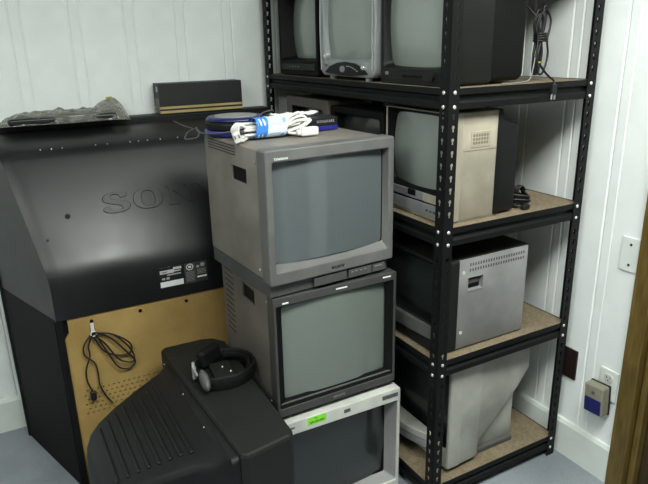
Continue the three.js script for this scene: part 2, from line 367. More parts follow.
// ---------------------------------------------------------------- the stack of three studio monitors
function sideHandle(t, W, y, z, w, h, mat) {    // dark recessed grip on the left flank (x = -W/2)
  part('grip_rim', extr((() => { const s = rrShape(w, h, 0.004); s.holes.push(rrShape(w - 0.008, h - 0.008, 0.003, 0, 0, THREE.Path)); return s; })(), 0.003, 0).rotateY(-Math.PI / 2).translate(-W / 2 + 0.001, y, z), M.midGrey, t);
}
{
  // top monitor
  const W = 0.433, H = 0.384, D = 0.440, y0 = 0.875;
  const t = thing('studio_monitor', 'grey studio monitor at the top of the stack, under the white cord', 'monitor', [-0.275, 0.834, -0.153], 0.055);
  const B = y0 - 0.834;
  const fr = new THREE.Group();
  // body shell with a cut grip, narrow at the rear foot
  const body = loft([ring(W - 0.012, H - 0.006, 0.008, 0, B + H / 2, -0.055), ring(W - 0.012, H - 0.006, 0.008, 0, B + H / 2, -D + 0.01), ring(W - 0.03, H - 0.022, 0.008, 0, B + H / 2, -D)]);
  const gy = B + H - 0.091, gz = -0.182;
  const c = part('cabinet', cut(body, [rb(0.03, 0.044, 0.102, 0.004, -W / 2 + 0.006, gy, gz)]), M.proTaupe, t);
  part('grip', rb(0.002, 0.0435, 0.1015, 0.0008, -W / 2 + 0.0125, gy, gz), M.blackMatte, c);
  for (let k = 0; k < 4; k++) part('vent_slot', rb(0.0016, 0.0022, 0.20, 0.0006, -W / 2 + 0.0055, B + H - 0.012 - k * 0.0085, -0.30), M.dark, c);
  for (const [yy, zz] of [[B + 0.03, -0.075], [B + H - 0.04, -0.075]]) part('screw', cyl(0.004, 0.003, 12).rotateZ(Math.PI / 2).translate(-W / 2 + 0.005, yy, zz), M.zinc, c);
  const shift = (g) => g.translate(0, B, 0);
  // bezel
  const hole = { w: 0.390, h: 0.312, r: 0.006, cy: 0.194 }, inner = { w: 0.382, h: 0.286, r: 0.008, cy: 0.204, d: 0.034 };
  part('bezel', shift(frame(W, H, 0.008, hole, 0.052, 0.004)), M.proGrey, t);
  part('screen_surround', shift(loft([ring(hole.w, hole.h, hole.r, 0, hole.cy, -0.004), ring(inner.w, inner.h, inner.r, 0, inner.cy, -inner.d)].map(R => R.reverse()), false, false)), M.proGrey, t);
  part('screen_mask', shift((() => { const s = rrShape(0.392, 0.304, 0.006, 0, 0.202); s.holes.push(rrShape(0.376, 0.286, 0.006, 0.0, 0.202, THREE.Path)); return extr(s, 0.003, 0); })()).translate(0, 0, -0.030), M.dark, t);
  part('screen', shift(glass(0.386, 0.300, 0, 0.203, -0.014, 0.014, 0.001)), M.screenA, t);
  // lower control drawer, set back
  part('base', rb(W - 0.014, B + 0.004, D - 0.03, 0.003, 0, (B + 0.004) / 2, -D / 2 - 0.005), M.proGreyDark, t);
  const dz = 0.0005 - 0.010;
  for (const [x0, x1] of [[-0.07, 0.045], [0.052, 0.138], [0.142, 0.190]]) {
    const d = part('control_door', rb(x1 - x0, 0.026, 0.004, 0.0012, (x0 + x1) / 2, 0.021, dz + 0.0015), M.proGreyDark, t);
    if (x0 > 0.05) for (let k = 0; k < 4; k++) part('button', rb(0.006, 0.003, 0.002, 0.0008, x0 + 0.012 + k * (x1 - x0 - 0.02) / 4, 0.026, dz + 0.0042), M.lightGrey, d);
  }
  part('maker_badge', lettering('SONY', 0.0075, 0.0012, 1.6, fontSerif).translate(0.01, B + 0.017, 0), M.dark, t);
  part('type_badge', lettering('Trinitron', 0.006, 0.001, 1.1, fontSerif).translate(-0.168, B + H - 0.024, 0), M.ink, t);
}
{
  // middle monitor
  const W = 0.433, H = 0.396, D = 0.450;
  const t = thing('studio_monitor', 'grey studio monitor with a deep black surround, middle of the stack', 'monitor', [-0.2625, 0.434, -0.160], 0.0);
  const gy = H - 0.055, gz = -0.206;
  const body = loft([ring(W - 0.012, H - 0.006, 0.008, 0, H / 2, -0.045), ring(W - 0.012, H - 0.006, 0.008, 0, H / 2, -D + 0.01), ring(W - 0.03, H - 0.022, 0.008, 0, H / 2, -D)]);
  const c = part('cabinet', cut(body, [rb(0.03, 0.050, 0.102, 0.004, -W / 2 + 0.006, gy, gz)]), M.proSide, t);
  part('grip', rb(0.002, 0.0495, 0.1015, 0.0008, -W / 2 + 0.0125, gy, gz), M.blackMatte, c);
  for (let k = 0; k < 12; k++) part('vent_slot', rb(0.0016, 0.0022, 0.075, 0.0006, -W / 2 + 0.0055, H - 0.03 - k * 0.020, -0.375), M.dark, c);
  for (const [yy, zz] of [[H - 0.03, -0.060], [0.03, -0.06]]) part('screw', cyl(0.004, 0.003, 12).rotateZ(Math.PI / 2).translate(-W / 2 + 0.005, yy, zz), M.zinc, c);
  const hole = { w: 0.414, h: 0.340, r: 0.005, cy: 0.198 }, inner = { w: 0.370, h: 0.306, r: 0.008, cy: 0.206, d: 0.016 };
  part('bezel', frame(W, H, 0.006, hole, 0.045, 0.003), M.proDark, t);
  part('screen_surround', loft([ring(hole.w, hole.h, hole.r, 0, hole.cy, -0.003), ring(inner.w, inner.h, inner.r, 0, inner.cy, -inner.d)].map(R => R.reverse()), false, false), M.dark, t);
  part('screen', glass(0.376, 0.314, 0, 0.206, -0.010, 0.016, 0.001), M.screenB, t);
  part('lower_ledge', rb(0.404, 0.004, 0.014, 0.001, 0, 0.041, -0.012), M.midGrey, t);
  part('maker_badge', lettering('SONY', 0.007, 0.0012, 1.6, fontSerif).translate(0.0, 0.014, 0), M.lightGrey, t);
  part('type_badge', rb(0.040, 0.0045, 0.0014, 0.0005, 0.012, H - 0.013, 0.0003), M.ink, t);
  part('model_badge', rb(0.020, 0.0045, 0.0014, 0.0005, -0.178, H - 0.020, 0.0003), M.ink, t);
  part('model_badge', rb(0.030, 0.0045, 0.0014, 0.0005, 0.178, H - 0.012, 0.0003), M.ink, t);
}
{
  // bottom monitor
  const W = 0.44, H = 0.405, D = 0.42;
  const t = thing('studio_monitor', 'off-white monitor with a green sticker, lowest of the stack on the floor', 'monitor', [-0.257, 0.0, -0.142], -0.02);
  const F = 0.012;
  for (const [x, z] of [[-0.17, -0.06], [0.17, -0.06], [-0.17, -0.36], [0.17, -0.36]]) part('foot', cyl(0.018, F + 0.004, 16).translate(x, (F + 0.004) / 2, z), M.dark, t);
  const up = g => g.translate(0, F, 0);
  part('cabinet', up(loft([ring(W - 0.010, H - 0.006, 0.008, 0, H / 2, -0.045), ring(W - 0.010, H - 0.006, 0.008, 0, H / 2, -D + 0.02), ring(W - 0.05, H - 0.05, 0.008, 0, H / 2, -D)], false, true)), M.lightGrey, t);
  const hole = { w: 0.418, h: 0.322, r: 0.005, cy: 0.197 }, inner = { w: 0.372, h: 0.300, r: 0.008, cy: 0.200, d: 0.055 };
  part('bezel', up(frame(W, H, 0.006, hole, 0.045, 0.003)), M.white, t);
  part('screen_surround', up(loft([ring(hole.w, hole.h, hole.r, 0, hole.cy, -0.006), ring(inner.w, inner.h, inner.r, 0, inner.cy, -inner.d)].map(R => R.reverse()), false, false)), M.lightGrey, t);
  part('screen_mask', up((() => { const s = rrShape(0.376, 0.304, 0.006, 0, 0.2); s.holes.push(rrShape(0.358, 0.288, 0.01, 0, 0.2, THREE.Path)); return extr(s, 0.003, 0); })()).translate(0, 0, -0.052), M.dark, t);
  part('screen', up(glass(0.374, 0.302, 0, 0.2, -0.036, 0.013, 0.006)), M.screenC, t);
  part('status_panel', up(rb(0.062, 0.015, 0.003, 0.001, 0.178, H - 0.021, -0.0002)), M.midGrey, t);
  part('badge', up(rb(0.024, 0.012, 0.002, 0.0008, 0.012, H - 0.022, 0.0002)), M.proGreyDark, t);
  part('small_badge', up(rb(0.018, 0.006, 0.0016, 0.0006, -0.185, H - 0.022, 0.0002)), M.proGreyDark, t);
  const tg = canvasTex(256, 96, (g, w, h) => { g.fillStyle = '#7fd82f'; g.fillRect(0, 0, w, h); g.fillStyle = '#16330c'; g.lineWidth = 7; g.strokeStyle = '#16330c'; g.beginPath(); g.moveTo(84, 26); g.lineTo(104, 18); g.lineTo(116, 30); g.lineTo(138, 20); g.stroke(); g.beginPath(); g.moveTo(24, 68); for (let k = 1; k < 18; k++) g.lineTo(24 + k * 12, 68 + (k % 2 ? -14 : 6) + (k % 3) * 4); g.stroke(); });
  part('paper_sticker', new THREE.BoxGeometry(0.064, 0.027, 0.0006).translate(-0.098, F + H - 0.017, 0.0004), new THREE.MeshStandardMaterial({ map: tg, roughness: 0.8 }), t, 'bright green sticker', true);
}

// ---------------------------------------------------------------- rear-projection television seen from behind
{
  const t = thing('projection_television', 'large black rear-projection television standing with its back to the room', 'television', [-0.585, 0, -1.0]);
  const cx = 0, hw = z => 0.430 + 0.315 * (-0.72 - z);                // half width in plan
  const Z = z => z + 1.0;                                             // world z to local
  // hood: profile (z, y) from wall side to lip
  const raw = [[-1.165, 1.238], [-1.12, 1.236], [-1.06, 1.228], [-1.0, 1.212], [-0.965, 1.196], [-0.945, 1.178], [-0.93, 1.155], [-0.76, 0.875], [-0.738, 0.838], [-0.726, 0.806], [-0.721, 0.770], [-0.720, 0.665]];
  const prof = [];
  const curve = [];
  for (let i = 0; i < raw.length - 1; i++) { const n = i === 6 ? 10 : i === 10 ? 4 : 2; for (let k = 0; k < n; k++) prof.push([raw[i][0] + (raw[i + 1][0] - raw[i][0]) * k / n, raw[i][1] + (raw[i + 1][1] - raw[i][1]) * k / n]); }
  prof.push(raw[raw.length - 1]);
  const secs = [], NX = 40;
  // loft across x: each ring is the closed profile at a fraction of the width
  for (let k = 0; k <= NX; k++) {
    const f = 1 - 2 * k / NX, e = Math.abs(f) > 0.999 ? 0.006 : 0;    // eased edge
    const R = prof.map(([z, y]) => V3(f * (hw(z) - (e ? 0.0 : 0)) , y - e, Z(z) - e * 0.8));
    R.push(V3(f * hw(-1.165), 0.665, Z(-1.165)));
    secs.push(R);
  }
  part('hood', loft(secs, true, true, 0.35), M.hood, t);
  // lower cabinet
  const plan = (zb, m = 0) => poly([[-hw(-1.17) + m, -Z(-1.17)], [hw(-1.17) - m, -Z(-1.17)], [hw(zb) - m, -Z(zb)], [-hw(zb) + m, -Z(zb)]]);
  part('cabinet', extr(plan(-0.737), 0.664, 0).rotateX(-Math.PI / 2), M.blackMatte, t);
  for (const s of [-1, 1]) part('side_rail', span(Math.min(s * 0.432, s * 0.412), Math.max(s * 0.432, s * 0.412), 0, 0.664, Z(-0.737), Z(-0.720)), M.blackMatte, t);
  part('front_cabinet', rb(1.16, 1.262, 0.082, 0.006, 0, 0.631, Z(-1.208), 3), M.black, t);
  // chipboard back panel
  const s = poly([[-0.412, 0.004], [0.412, 0.004], [0.412, 0.592], [0.396, 0.612], [0.396, 0.664], [-0.396, 0.664], [-0.396, 0.612], [-0.412, 0.592]]);
  for (let j = 0; j < 6; j++) for (let i = 0; i < 16; i++) {
    const x = -0.376 + i * 0.0178 + (j % 2) * 0.0089, y = 0.294 + j * 0.0178; const p = new THREE.Path(); p.absellipse(x, y, 0.0042, 0.003, 0, Math.PI * 2, true); s.holes.push(p);
  }
  const mp = part('back_panel', new THREE.ExtrudeGeometry(s, { depth: 0.011, bevelEnabled: false, curveSegments: 4 }).translate(0, 0, Z(-0.7365)), M.mdf, t);
  for (const x of [-0.321, -0.157, 0.009, 0.18]) part('screw', cyl(0.006, 0.004, 14).rotateX(Math.PI / 2).translate(x, 0.640, Z(-0.7245)), M.dark, mp);
  // studs along the crest
  const stud = metreUV(new THREE.SphereGeometry(0.0026, 10, 6));
  for (const x of [-0.375, -0.340, -0.305, -0.195, -0.155, -0.075, -0.045, -0.012, 0.035, 0.1]) { const m = part('stud', stud, M.zinc, t, null, true); m.position.set(x, 1.1965, Z(-0.9635)); }
  // slope frame for embossed letters
  const A = V3(0, 1.155, Z(-0.93)), B = V3(0, 0.875, Z(-0.76)); const dir = A.clone().sub(B).normalize(); const nrm = V3(0, -dir.z, dir.y);
  const q = new THREE.Quaternion().setFromRotationMatrix(new THREE.Matrix4().makeBasis(V3(1, 0, 0), dir, nrm));
  const onSlope = (f, x, lift) => B.clone().lerp(A, f).setX(x).addScaledVector(nrm, lift);
  'SONY'.split('').forEach((ch, i) => {
    const m = part('raised_letter', lettering(ch, 0.072, 0.0020, [1.75, 1.5, 1.4, 1.45][i], fontSerif, 0.0014), M.hood, t); m.quaternion.copy(q); m.position.copy(onSlope(0.48, [-0.172, -0.060, 0.060, 0.175][i], 0));
  });
  for (const [f, x, r] of [[0.30, -0.335, 0.009], [0.08, -0.41, 0.004]]) { const m = part('screw_hole', new THREE.CylinderGeometry(r, r * 0.8, 0.003, 18).rotateX(Math.PI / 2), M.dark, t); m.quaternion.copy(q); m.position.copy(onSlope(f + 0.1, x, 0.0008)); }
  // rating stickers on the lip
  const tl = canvasTex(256, 256, (g, w, h) => { g.fillStyle = '#101010'; g.fillRect(0, 0, w, h); g.fillStyle = '#b8b8b8'; g.fillRect(8, 36, 150, 44); g.fillRect(150, 14, 90, 30); g.fillRect(150, 56, 80, 14); g.fillStyle = '#101010'; g.font = 'bold 26px sans-serif'; g.fillText('SONY', 20, 70); g.fillStyle = '#9a9a9a'; g.fillRect(80, 92, 150, 16); g.fillRect(24, 130, 34, 24); g.fillRect(72, 126, 34, 30); g.fillStyle = '#d8d8d8'; g.fillRect(4, 178, 248, 70); });
  part('rating_sticker', bx(0.086, 0.076, 0.0008, -0.036, 0.745, Z(-0.7193)), new THREE.MeshStandardMaterial({ map: tl, roughness: 0.6 }), t, 'black and white rating sticker', true);
  const tr = canvasTex(256, 256, (g, w, h) => { g.fillStyle = '#3c3c3c'; g.fillRect(0, 0, 120, 256); g.fillStyle = '#2a2a2a'; g.fillRect(120, 0, 136, 256); g.strokeStyle = '#cfcfcf'; g.lineWidth = 9; g.beginPath(); g.arc(60, 50, 36, 0, 7); g.stroke(); g.fillStyle = '#cfcfcf'; g.fillRect(44, 34, 32, 30); g.fillStyle = '#777'; for (let k = 0; k < 7; k++) g.fillRect(14, 112 + k * 18, 92, 7); g.fillStyle = '#8a8a8a'; g.beginPath(); g.arc(150, 60, 18, 0, 7); g.fill(); g.beginPath(); g.arc(204, 44, 26, 0, 7); g.fill(); for (let k = 0; k < 4; k++) g.fillRect(138, 96 + k * 18, 100, 6); g.fillStyle = '#e0e0e0'; g.fillRect(136, 184, 108, 18); });
  part('rating_sticker', bx(0.084, 0.076, 0.0008, 0.054, 0.745, Z(-0.7193)), new THREE.MeshStandardMaterial({ map: tr, roughness: 0.6 }), t, 'dark certification sticker', true);
  // hanging mains cord with its clip (part of the television)
  const x0 = -0.322, zc = Z(-0.7175);
  const cd = part('mains_cord', [
    tube([[x0 + 0.002, 0.602, zc], [x0 + 0.045, 0.575, zc + 0.004], [x0 + 0.10, 0.50, zc + 0.006], [x0 + 0.125, 0.455, zc + 0.004], [x0 + 0.105, 0.437, zc + 0.004], [x0 + 0.07, 0.448, zc + 0.008], [x0 + 0.035, 0.52, zc + 0.008], [x0 + 0.004, 0.598, zc + 0.006]], 0.0028, 70),
    tube([[x0 + 0.004, 0.600, zc + 0.004], [x0 + 0.06, 0.582, zc + 0.008], [x0 + 0.115, 0.530, zc + 0.008], [x0 + 0.115, 0.500, zc + 0.006], [x0 + 0.085, 0.492, zc + 0.004], [x0 + 0.03, 0.520, zc + 0.003], [x0 - 0.004, 0.592, zc + 0.003]], 0.0028, 70),
    tube([[x0 - 0.004, 0.596, zc + 0.004], [x0 + 0.03, 0.555, zc + 0.004], [x0 + 0.075, 0.478, zc + 0.01], [x0 + 0.118, 0.462, zc + 0.010], [x0 + 0.118, 0.500, zc + 0.012], [x0 + 0.06, 0.582, zc + 0.012], [x0, 0.604, zc + 0.008]], 0.0028, 70),
    tube([[x0 - 0.004, 0.600, zc + 0.002], [x0 - 0.036, 0.56, zc + 0.003], [x0 - 0.038, 0.525, zc + 0.003], [x0 - 0.010, 0.488, zc + 0.003], [x0 - 0.004, 0.45, zc + 0.003], [x0 - 0.004, 0.40, zc + 0.003], [x0 + 0.012, 0.35, zc + 0.003], [x0 + 0.03, 0.315, zc + 0.003]], 0.0028, 70),
    tube([[x0 - 0.002, 0.600, zc + 0.006], [x0 - 0.022, 0.555, zc + 0.006], [x0 - 0.022, 0.52, zc + 0.006], [x0 - 0.040, 0.47, zc + 0.004], [x0 - 0.042, 0.425, zc + 0.003], [x0 - 0.032, 0.385, zc + 0.004]], 0.0028, 60)], M.cord, t);
  part('plug', [rb(0.020, 0.034, 0.014, 0.004, x0 - 0.030, 0.366, zc + 0.004), bx(0.0015, 0.016, 0.006, x0 - 0.035, 0.345, zc + 0.004), bx(0.0015, 0.016, 0.006, x0 - 0.025, 0.345, zc + 0.004)], M.cord, cd);
  part('clip', [rb(0.012, 0.036, 0.006, 0.002, x0, 0.616, zc - 0.003), new THREE.TorusGeometry(0.009, 0.002, 8, 16).translate(x0, 0.598, zc + 0.006)], M.white, cd, 'pale cord clip');
}

// ---------------------------------------------------------------- black television on the floor, its back to the left
{
  const ox = -0.585, oz = -0.28;
  const t = thing('floor_television', 'black tube television on the floor with a ribbed sloping back, a headset on it', 'television', [ox, 0, oz]);
  const L = (x, z) => [x - ox, -(z - oz)];
  const s = poly([L(-0.682, 0.052), L(-0.668, 0.066), L(-0.535, 0.045), L(-0.518, 0.020), L(-0.490, -0.575), L(-0.520, -0.622), L(-0.560, -0.636), L(-0.692, -0.640), L(-0.708, -0.625)]);
  part('front_frame', extr(s, 0.492, 0.010).rotateX(-Math.PI / 2).translate(0, 0.03, 0), M.charcoal, t);
  part('plinth', rb(0.15, 0.036, 0.58, 0.006, -0.01, 0.018, 0), M.dark, t);
  // picture tube facing the stack
  const gl = glass(0.50, 0.38, 0, 0, 0, 0.004, 0.004); gl.rotateY(Math.PI / 2).translate(-0.4985 - ox, 0.29, 0);
  const sc = part('screen', gl, M.screenDark, t); sc.rotation.y = 0.0445; sc.position.set(-0.012, 0, 0.008);
  const K = [[-0.680, -0.600, 0.044, 0.03, 0.507], [-0.702, -0.598, 0.042, 0.03, 0.502], [-0.712, -0.590, 0.030, 0.03, 0.488], [-0.738, -0.576, 0.005, 0.03, 0.474], [-0.775, -0.562, -0.030, 0.03, 0.466], [-0.83, -0.550, -0.060, 0.035, 0.446], [-0.90, -0.532, -0.095, 0.045, 0.418], [-0.955, -0.514, -0.125, 0.055, 0.391], [-0.985, -0.500, -0.140, 0.065, 0.366], [-1.002, -0.488, -0.150, 0.075, 0.332], [-1.008, -0.478, -0.160, 0.085, 0.295]];
  const yTop = x => { for (let i = 0; i < K.length - 1; i++) if (x <= K[i][0] && x >= K[i + 1][0]) { const f = (K[i][0] - x) / (K[i][0] - K[i + 1][0]); return K[i][4] + (K[i + 1][4] - K[i][4]) * f; } return 0.4; };
  const zr = x => { for (let i = 0; i < K.length - 1; i++) if (x <= K[i][0] && x >= K[i + 1][0]) { const f = (K[i][0] - x) / (K[i][0] - K[i + 1][0]); return [K[i][1] + (K[i + 1][1] - K[i][1]) * f, K[i][2] + (K[i + 1][2] - K[i][2]) * f]; } return [-0.5, -0.1]; };
  // rings in local "front = +x" frame: ring() in xy with x := -z, then rotate so +z -> +x
  const rings = K.map(([x, za, zb, ya, yb], i) => ring(zb - za, yb - ya, i < 2 ? 0.02 : 0.034, -((za + zb) / 2 - oz), (ya + yb) / 2, x - ox, 8));
  const hull = part('back_shell', loft(rings, true, true, 0.45).rotateY(Math.PI / 2), M.black, t);
  for (let k = 0; k < 8; k++) {
    const x = -0.770 - k * 0.027, [za, zb] = zr(x); const y = yTop(x), sl = (yTop(x + 0.01) - yTop(x - 0.01)) / 0.02;
    const r = rb(0.012, 0.010, zb - za - 0.13 + k * 0.004, 0.0045); r.rotateZ(Math.atan(sl)); r.translate(x - ox, y + 0.0015, (za + zb) / 2 - oz + 0.0);
    part('vent_rib', r, M.black, hull);
  }
  part('side_button', rb(0.010, 0.006, 0.03, 0.002, -0.700 - ox, 0.488, 0.22 - 0.20), M.dark, hull);
  for (const z of [-0.30, -0.08, 0.12]) part('seam_screw', new THREE.SphereGeometry(0.0022, 10, 8).translate(-0.712 - ox, 0.488, z), M.zinc, hull);
}

// ---------------------------------------------------------------- televisions on the shelves (fronts face -x)
const FACE = -Math.PI / 2;                                         // local right becomes world +z
const zc = (a, b) => (a + b) / 2;
{
  // top shelf in view: small black television at the far end
  const za = -1.135, zb = -0.800, W = zb - za, H = 0.325;
  const t = thing('portable_television', 'small black television at the far left end of the upper shelf', 'television', [0.032, TOP[1], zc(za, zb)], FACE, 'televisions on the upper shelf');
  crtFront(t, { W, H, r: 0.010, bd: 0.07, bevel: 0.004, hole: { w: W - 0.03, h: 0.252, r: 0.012, cy: 0.184 }, inner: { w: W - 0.075, h: 0.236, r: 0.02, cy: 0.184, d: 0.066 }, gz: 0.034, bulgeX: 0.022, bulgeY: 0.014, mBezel: M.blackMatte, mSurround: M.dark, mScreen: M.screenD });
  part('control_strip', rb(W - 0.04, 0.026, 0.006, 0.002, 0, 0.032, 0.001), M.charcoal, t);
  for (let k = 0; k < 4; k++) part('button', rb(0.012, 0.006, 0.005, 0.0015, -0.06 + k * 0.025, 0.032, 0.004), M.midGrey, t);
  cabinet(t, 'cabinet', [[W - 0.008, H - 0.006, 0.012, 0, H / 2, -0.066], [W - 0.012, H - 0.012, 0.012, 0, H / 2, -0.15], [W - 0.10, H - 0.09, 0.03, 0, H / 2 - 0.005, -0.30], [W - 0.16, H - 0.15, 0.03, 0, H / 2 - 0.02, -0.36]], M.blackMatte);
  for (const s of [-1, 1]) part('foot', rb(0.03, 0.012, 0.06, 0.003, s * 0.11, 0.002, -0.1), M.dark, t);
  t.position.y += 0.004;
}
{
  // silver television with the smiling control panel
  const za = -0.755, zb = -0.395, W = zb - za, H = 0.335, y = 0.012;
  const t = thing('portable_television', 'silver rounded television with a dark arched control panel on the upper shelf', 'television', [0.022, TOP[1], zc(za, zb)], FACE, 'televisions on the upper shelf');
  const up = g => g.translate(0, y, 0);
  const hole = { w: W - 0.040, h: 0.262, r: 0.022, cy: 0.184 }, inner = { w: W - 0.060, h: 0.248, r: 0.022, cy: 0.184, d: 0.024 };
  part('bezel', up(frame(W, H, 0.03, hole, 0.05, 0.005)), M.silver, t);
  part('screen_surround', up(loft([ring(hole.w, hole.h, hole.r, 0, hole.cy, -0.008), ring(inner.w, inner.h, inner.r, 0, inner.cy, -inner.d)].map(R => R.reverse()), false, false)), M.silver, t);
  part('screen', up(glass(inner.w + 0.02, inner.h + 0.02, 0, inner.cy, -0.006, 0.014, 0.010)), M.screenD, t);
  for (const s of [-1, 1]) part('chrome_strip', tube([[s * (W / 2 - 0.010), y + 0.02, 0.001], [s * (W / 2 - 0.008), y + H / 2, 0.003], [s * (W / 2 - 0.010), y + H - 0.02, 0.001]], 0.004, 24), M.chrome, t);
  const a = new THREE.Shape(); a.moveTo(-0.142, 0); a.bezierCurveTo(-0.09, 0.052, 0.09, 0.052, 0.142, 0); a.bezierCurveTo(0.06, -0.010, -0.06, -0.010, -0.142, 0);
  const cp = part('control_panel', extr(a, 0.010, 0.003).translate(0, y + 0.012, -0.003), M.black, t);
  part('badge', new THREE.CylinderGeometry(0.012, 0.012, 0.003, 20).rotateX(Math.PI / 2).scale(1.4, 0.9, 1).translate(-0.012, y + 0.026, 0.008), M.silver, cp);
  for (let k = 0; k < 6; k++) part('button', rb(0.009, 0.004, 0.004, 0.0015, 0.018 + k * 0.013, y + 0.036 - k * k * 0.0006, 0.008), M.lightGrey, cp);
  part('power_button', new THREE.SphereGeometry(0.010, 16, 10).scale(1, 1, 0.6).translate(0.112, y + 0.032, 0.003), M.chrome, t);
  part('left_button', new THREE.SphereGeometry(0.009, 16, 10).scale(1.2, 0.8, 0.5).translate(-0.140, y + 0.042, 0.001), M.silver, t);
  cabinet(t, 'cabinet', [[W - 0.012, H - 0.012, 0.03, 0, y + H / 2, -0.046], [W - 0.010, H - 0.010, 0.04, 0, y + H / 2, -0.10], [W - 0.03, H - 0.03, 0.05, 0, y + H / 2, -0.19], [W - 0.12, H - 0.10, 0.05, 0, y + H / 2 - 0.01, -0.30], [W - 0.18, H - 0.16, 0.05, 0, y + H / 2 - 0.02, -0.36]], M.silver, 0.8);
  for (const [x, z] of [[-0.12, -0.02], [0.12, -0.02], [-0.09, -0.25], [0.09, -0.25]]) part('foot', cyl(0.013, y + 0.012, 16).translate(x, (y + 0.012) / 2, z), M.silver, t);
  part('side_foot', rb(0.04, 0.012, 0.06, 0.004, W / 2 - 0.03, 0.006, -0.09), M.silver, t);
}
{
  // charcoal television next to the front post
  const za = -0.382, zb = -0.052, W = zb - za, H = 0.345;
  const t = thing('portable_television', 'charcoal television with a row of small buttons behind the front post, upper shelf', 'television', [0.036, TOP[1], zc(za, zb)], FACE, 'televisions on the upper shelf');
  crtFront(t, { W, H, r: 0.012, bd: 0.05, bevel: 0.004, hole: { w: W - 0.032, h: 0.282, r: 0.016, cy: 0.190 }, inner: { w: W - 0.048, h: 0.270, r: 0.02, cy: 0.190, d: 0.034 }, gz: 0.006, bulgeX: 0.018, bulgeY: 0.014, mBezel: M.charcoal, mSurround: M.black, mScreen: M.screenD });
  part('control_strip', rb(W - 0.03, 0.026, 0.004, 0.0015, 0, 0.026, 0.001), M.charcoal, t);
  for (let k = 0; k < 6; k++) part('button', rb(0.010, 0.007, 0.006, 0.0015, -0.035 + k * 0.017, 0.026, 0.004), M.blackMatte, t);
  part('knob', cyl(0.011, 0.012, 20).rotateX(Math.PI / 2).translate(0.105, 0.027, 0.007), M.black, t);
  part('badge', rb(0.016, 0.010, 0.003, 0.001, -0.125, 0.032, 0.003), M.lightGrey, t);
  cabinet(t, 'cabinet', [[W - 0.006, H - 0.006, 0.014, 0, H / 2, -0.046], [W - 0.006, H - 0.006, 0.014, 0, H / 2, -0.165], [W - 0.010, H - 0.010, 0.014, 0, H / 2, -0.168]], M.charcoal);
  cabinet(t, 'back_shell', [[W - 0.014, H - 0.014, 0.016, 0, H / 2, -0.160], [W - 0.016, H - 0.018, 0.016, 0, H / 2 - 0.001, -0.285], [W - 0.03, H - 0.04, 0.02, 0, H / 2 - 0.008, -0.302]], M.blackMatte);
  // rear cord tied in a hank
  const X = a => -(a), o = [0.18, 0, -0.30];
  t.position.y += 0.0;
}
{
  // cream television with built-in tape deck
  const za = -0.348, zb = -0.036, W = zb - za, H = 0.328;
  const t = thing('combo_television', 'cream television with a tape deck and black back, on the second shelf in view', 'television', [0.036, TOP[2], zc(za, zb)], FACE);
  const hole = { w: W - 0.016, h: 0.246, r: 0.006, cy: 0.201 }, inner = { w: W - 0.050, h: 0.206, r: 0.022, cy: 0.200, d: 0.040 };
  crtFront(t, { W, H, r: 0.006, bd: 0.055, bevel: 0.002, hole, inner, gz: 0.008, bulgeX: 0.016, bulgeY: 0.012, mBezel: M.cream, mSurround: M.dark, mScreen: M.screenD });
  part('deck_flap', rb(0.165, 0.026, 0.006, 0.002, -0.03, 0.066, 0.001), M.silver, t);
  part('deck_slot', rb(0.040, 0.018, 0.006, 0.001, -0.004, 0.070, 0.0022), M.dark, t);
  part('lower_flap', rb(W - 0.02, 0.036, 0.006, 0.002, 0, 0.028, 0.001), M.silver, t);
  for (let k = 0; k < 3; k++) part('button', rb(0.010, 0.007, 0.004, 0.001, 0.075 + k * 0.018, 0.028, 0.005), M.midGrey, t);
  part('trim_strip', rb(W - 0.01, 0.003, 0.004, 0.001, 0, 0.050, 0.001), M.dark, t);
  const c = cabinet(t, 'cabinet', [[W - 0.004, H - 0.003, 0.005, 0, H / 2, -0.052], [W - 0.004, H - 0.003, 0.005, 0, H / 2, -0.192]], M.cream);
  const sx = W / 2 - 0.002;
  part('grille_frame', rb(0.003, 0.047, 0.075, 0.001, sx, 0.245, -0.125), M.cream, c);
  for (let j = 0; j < 3; j++) for (let i = 0; i < 6; i++) part('grille_slot', rb(0.002, 0.008, 0.007, 0.0006, sx + 0.0012, 0.257 - j * 0.011, -0.098 - i * 0.0105), M.slotTan, c);
  part('panel_seam', bx(0.0016, 0.002, 0.130, sx + 0.0, 0.213, -0.126), M.slotTan, c);
  part('back_rib', loft([ring(W - 0.004, H - 0.002, 0.006, 0, H / 2, -0.190), ring(W - 0.004, H - 0.002, 0.006, 0, H / 2, -0.210)]), M.black, t);
  cabinet(t, 'back_shell', [[W - 0.010, H - 0.028, 0.010, 0, (H - 0.028) / 2 + 0.003, -0.208], [W - 0.012, H - 0.055, 0.012, 0, (H - 0.055) / 2 + 0.004, -0.282], [W - 0.03, H - 0.09, 0.016, 0, (H - 0.08) / 2 + 0.004, -0.292]], M.black);
  part('base_strip', rb(W - 0.01, 0.012, 0.19, 0.003, 0, 0.003, -0.11), M.beige, t);
  t.position.y += 0.003;
}
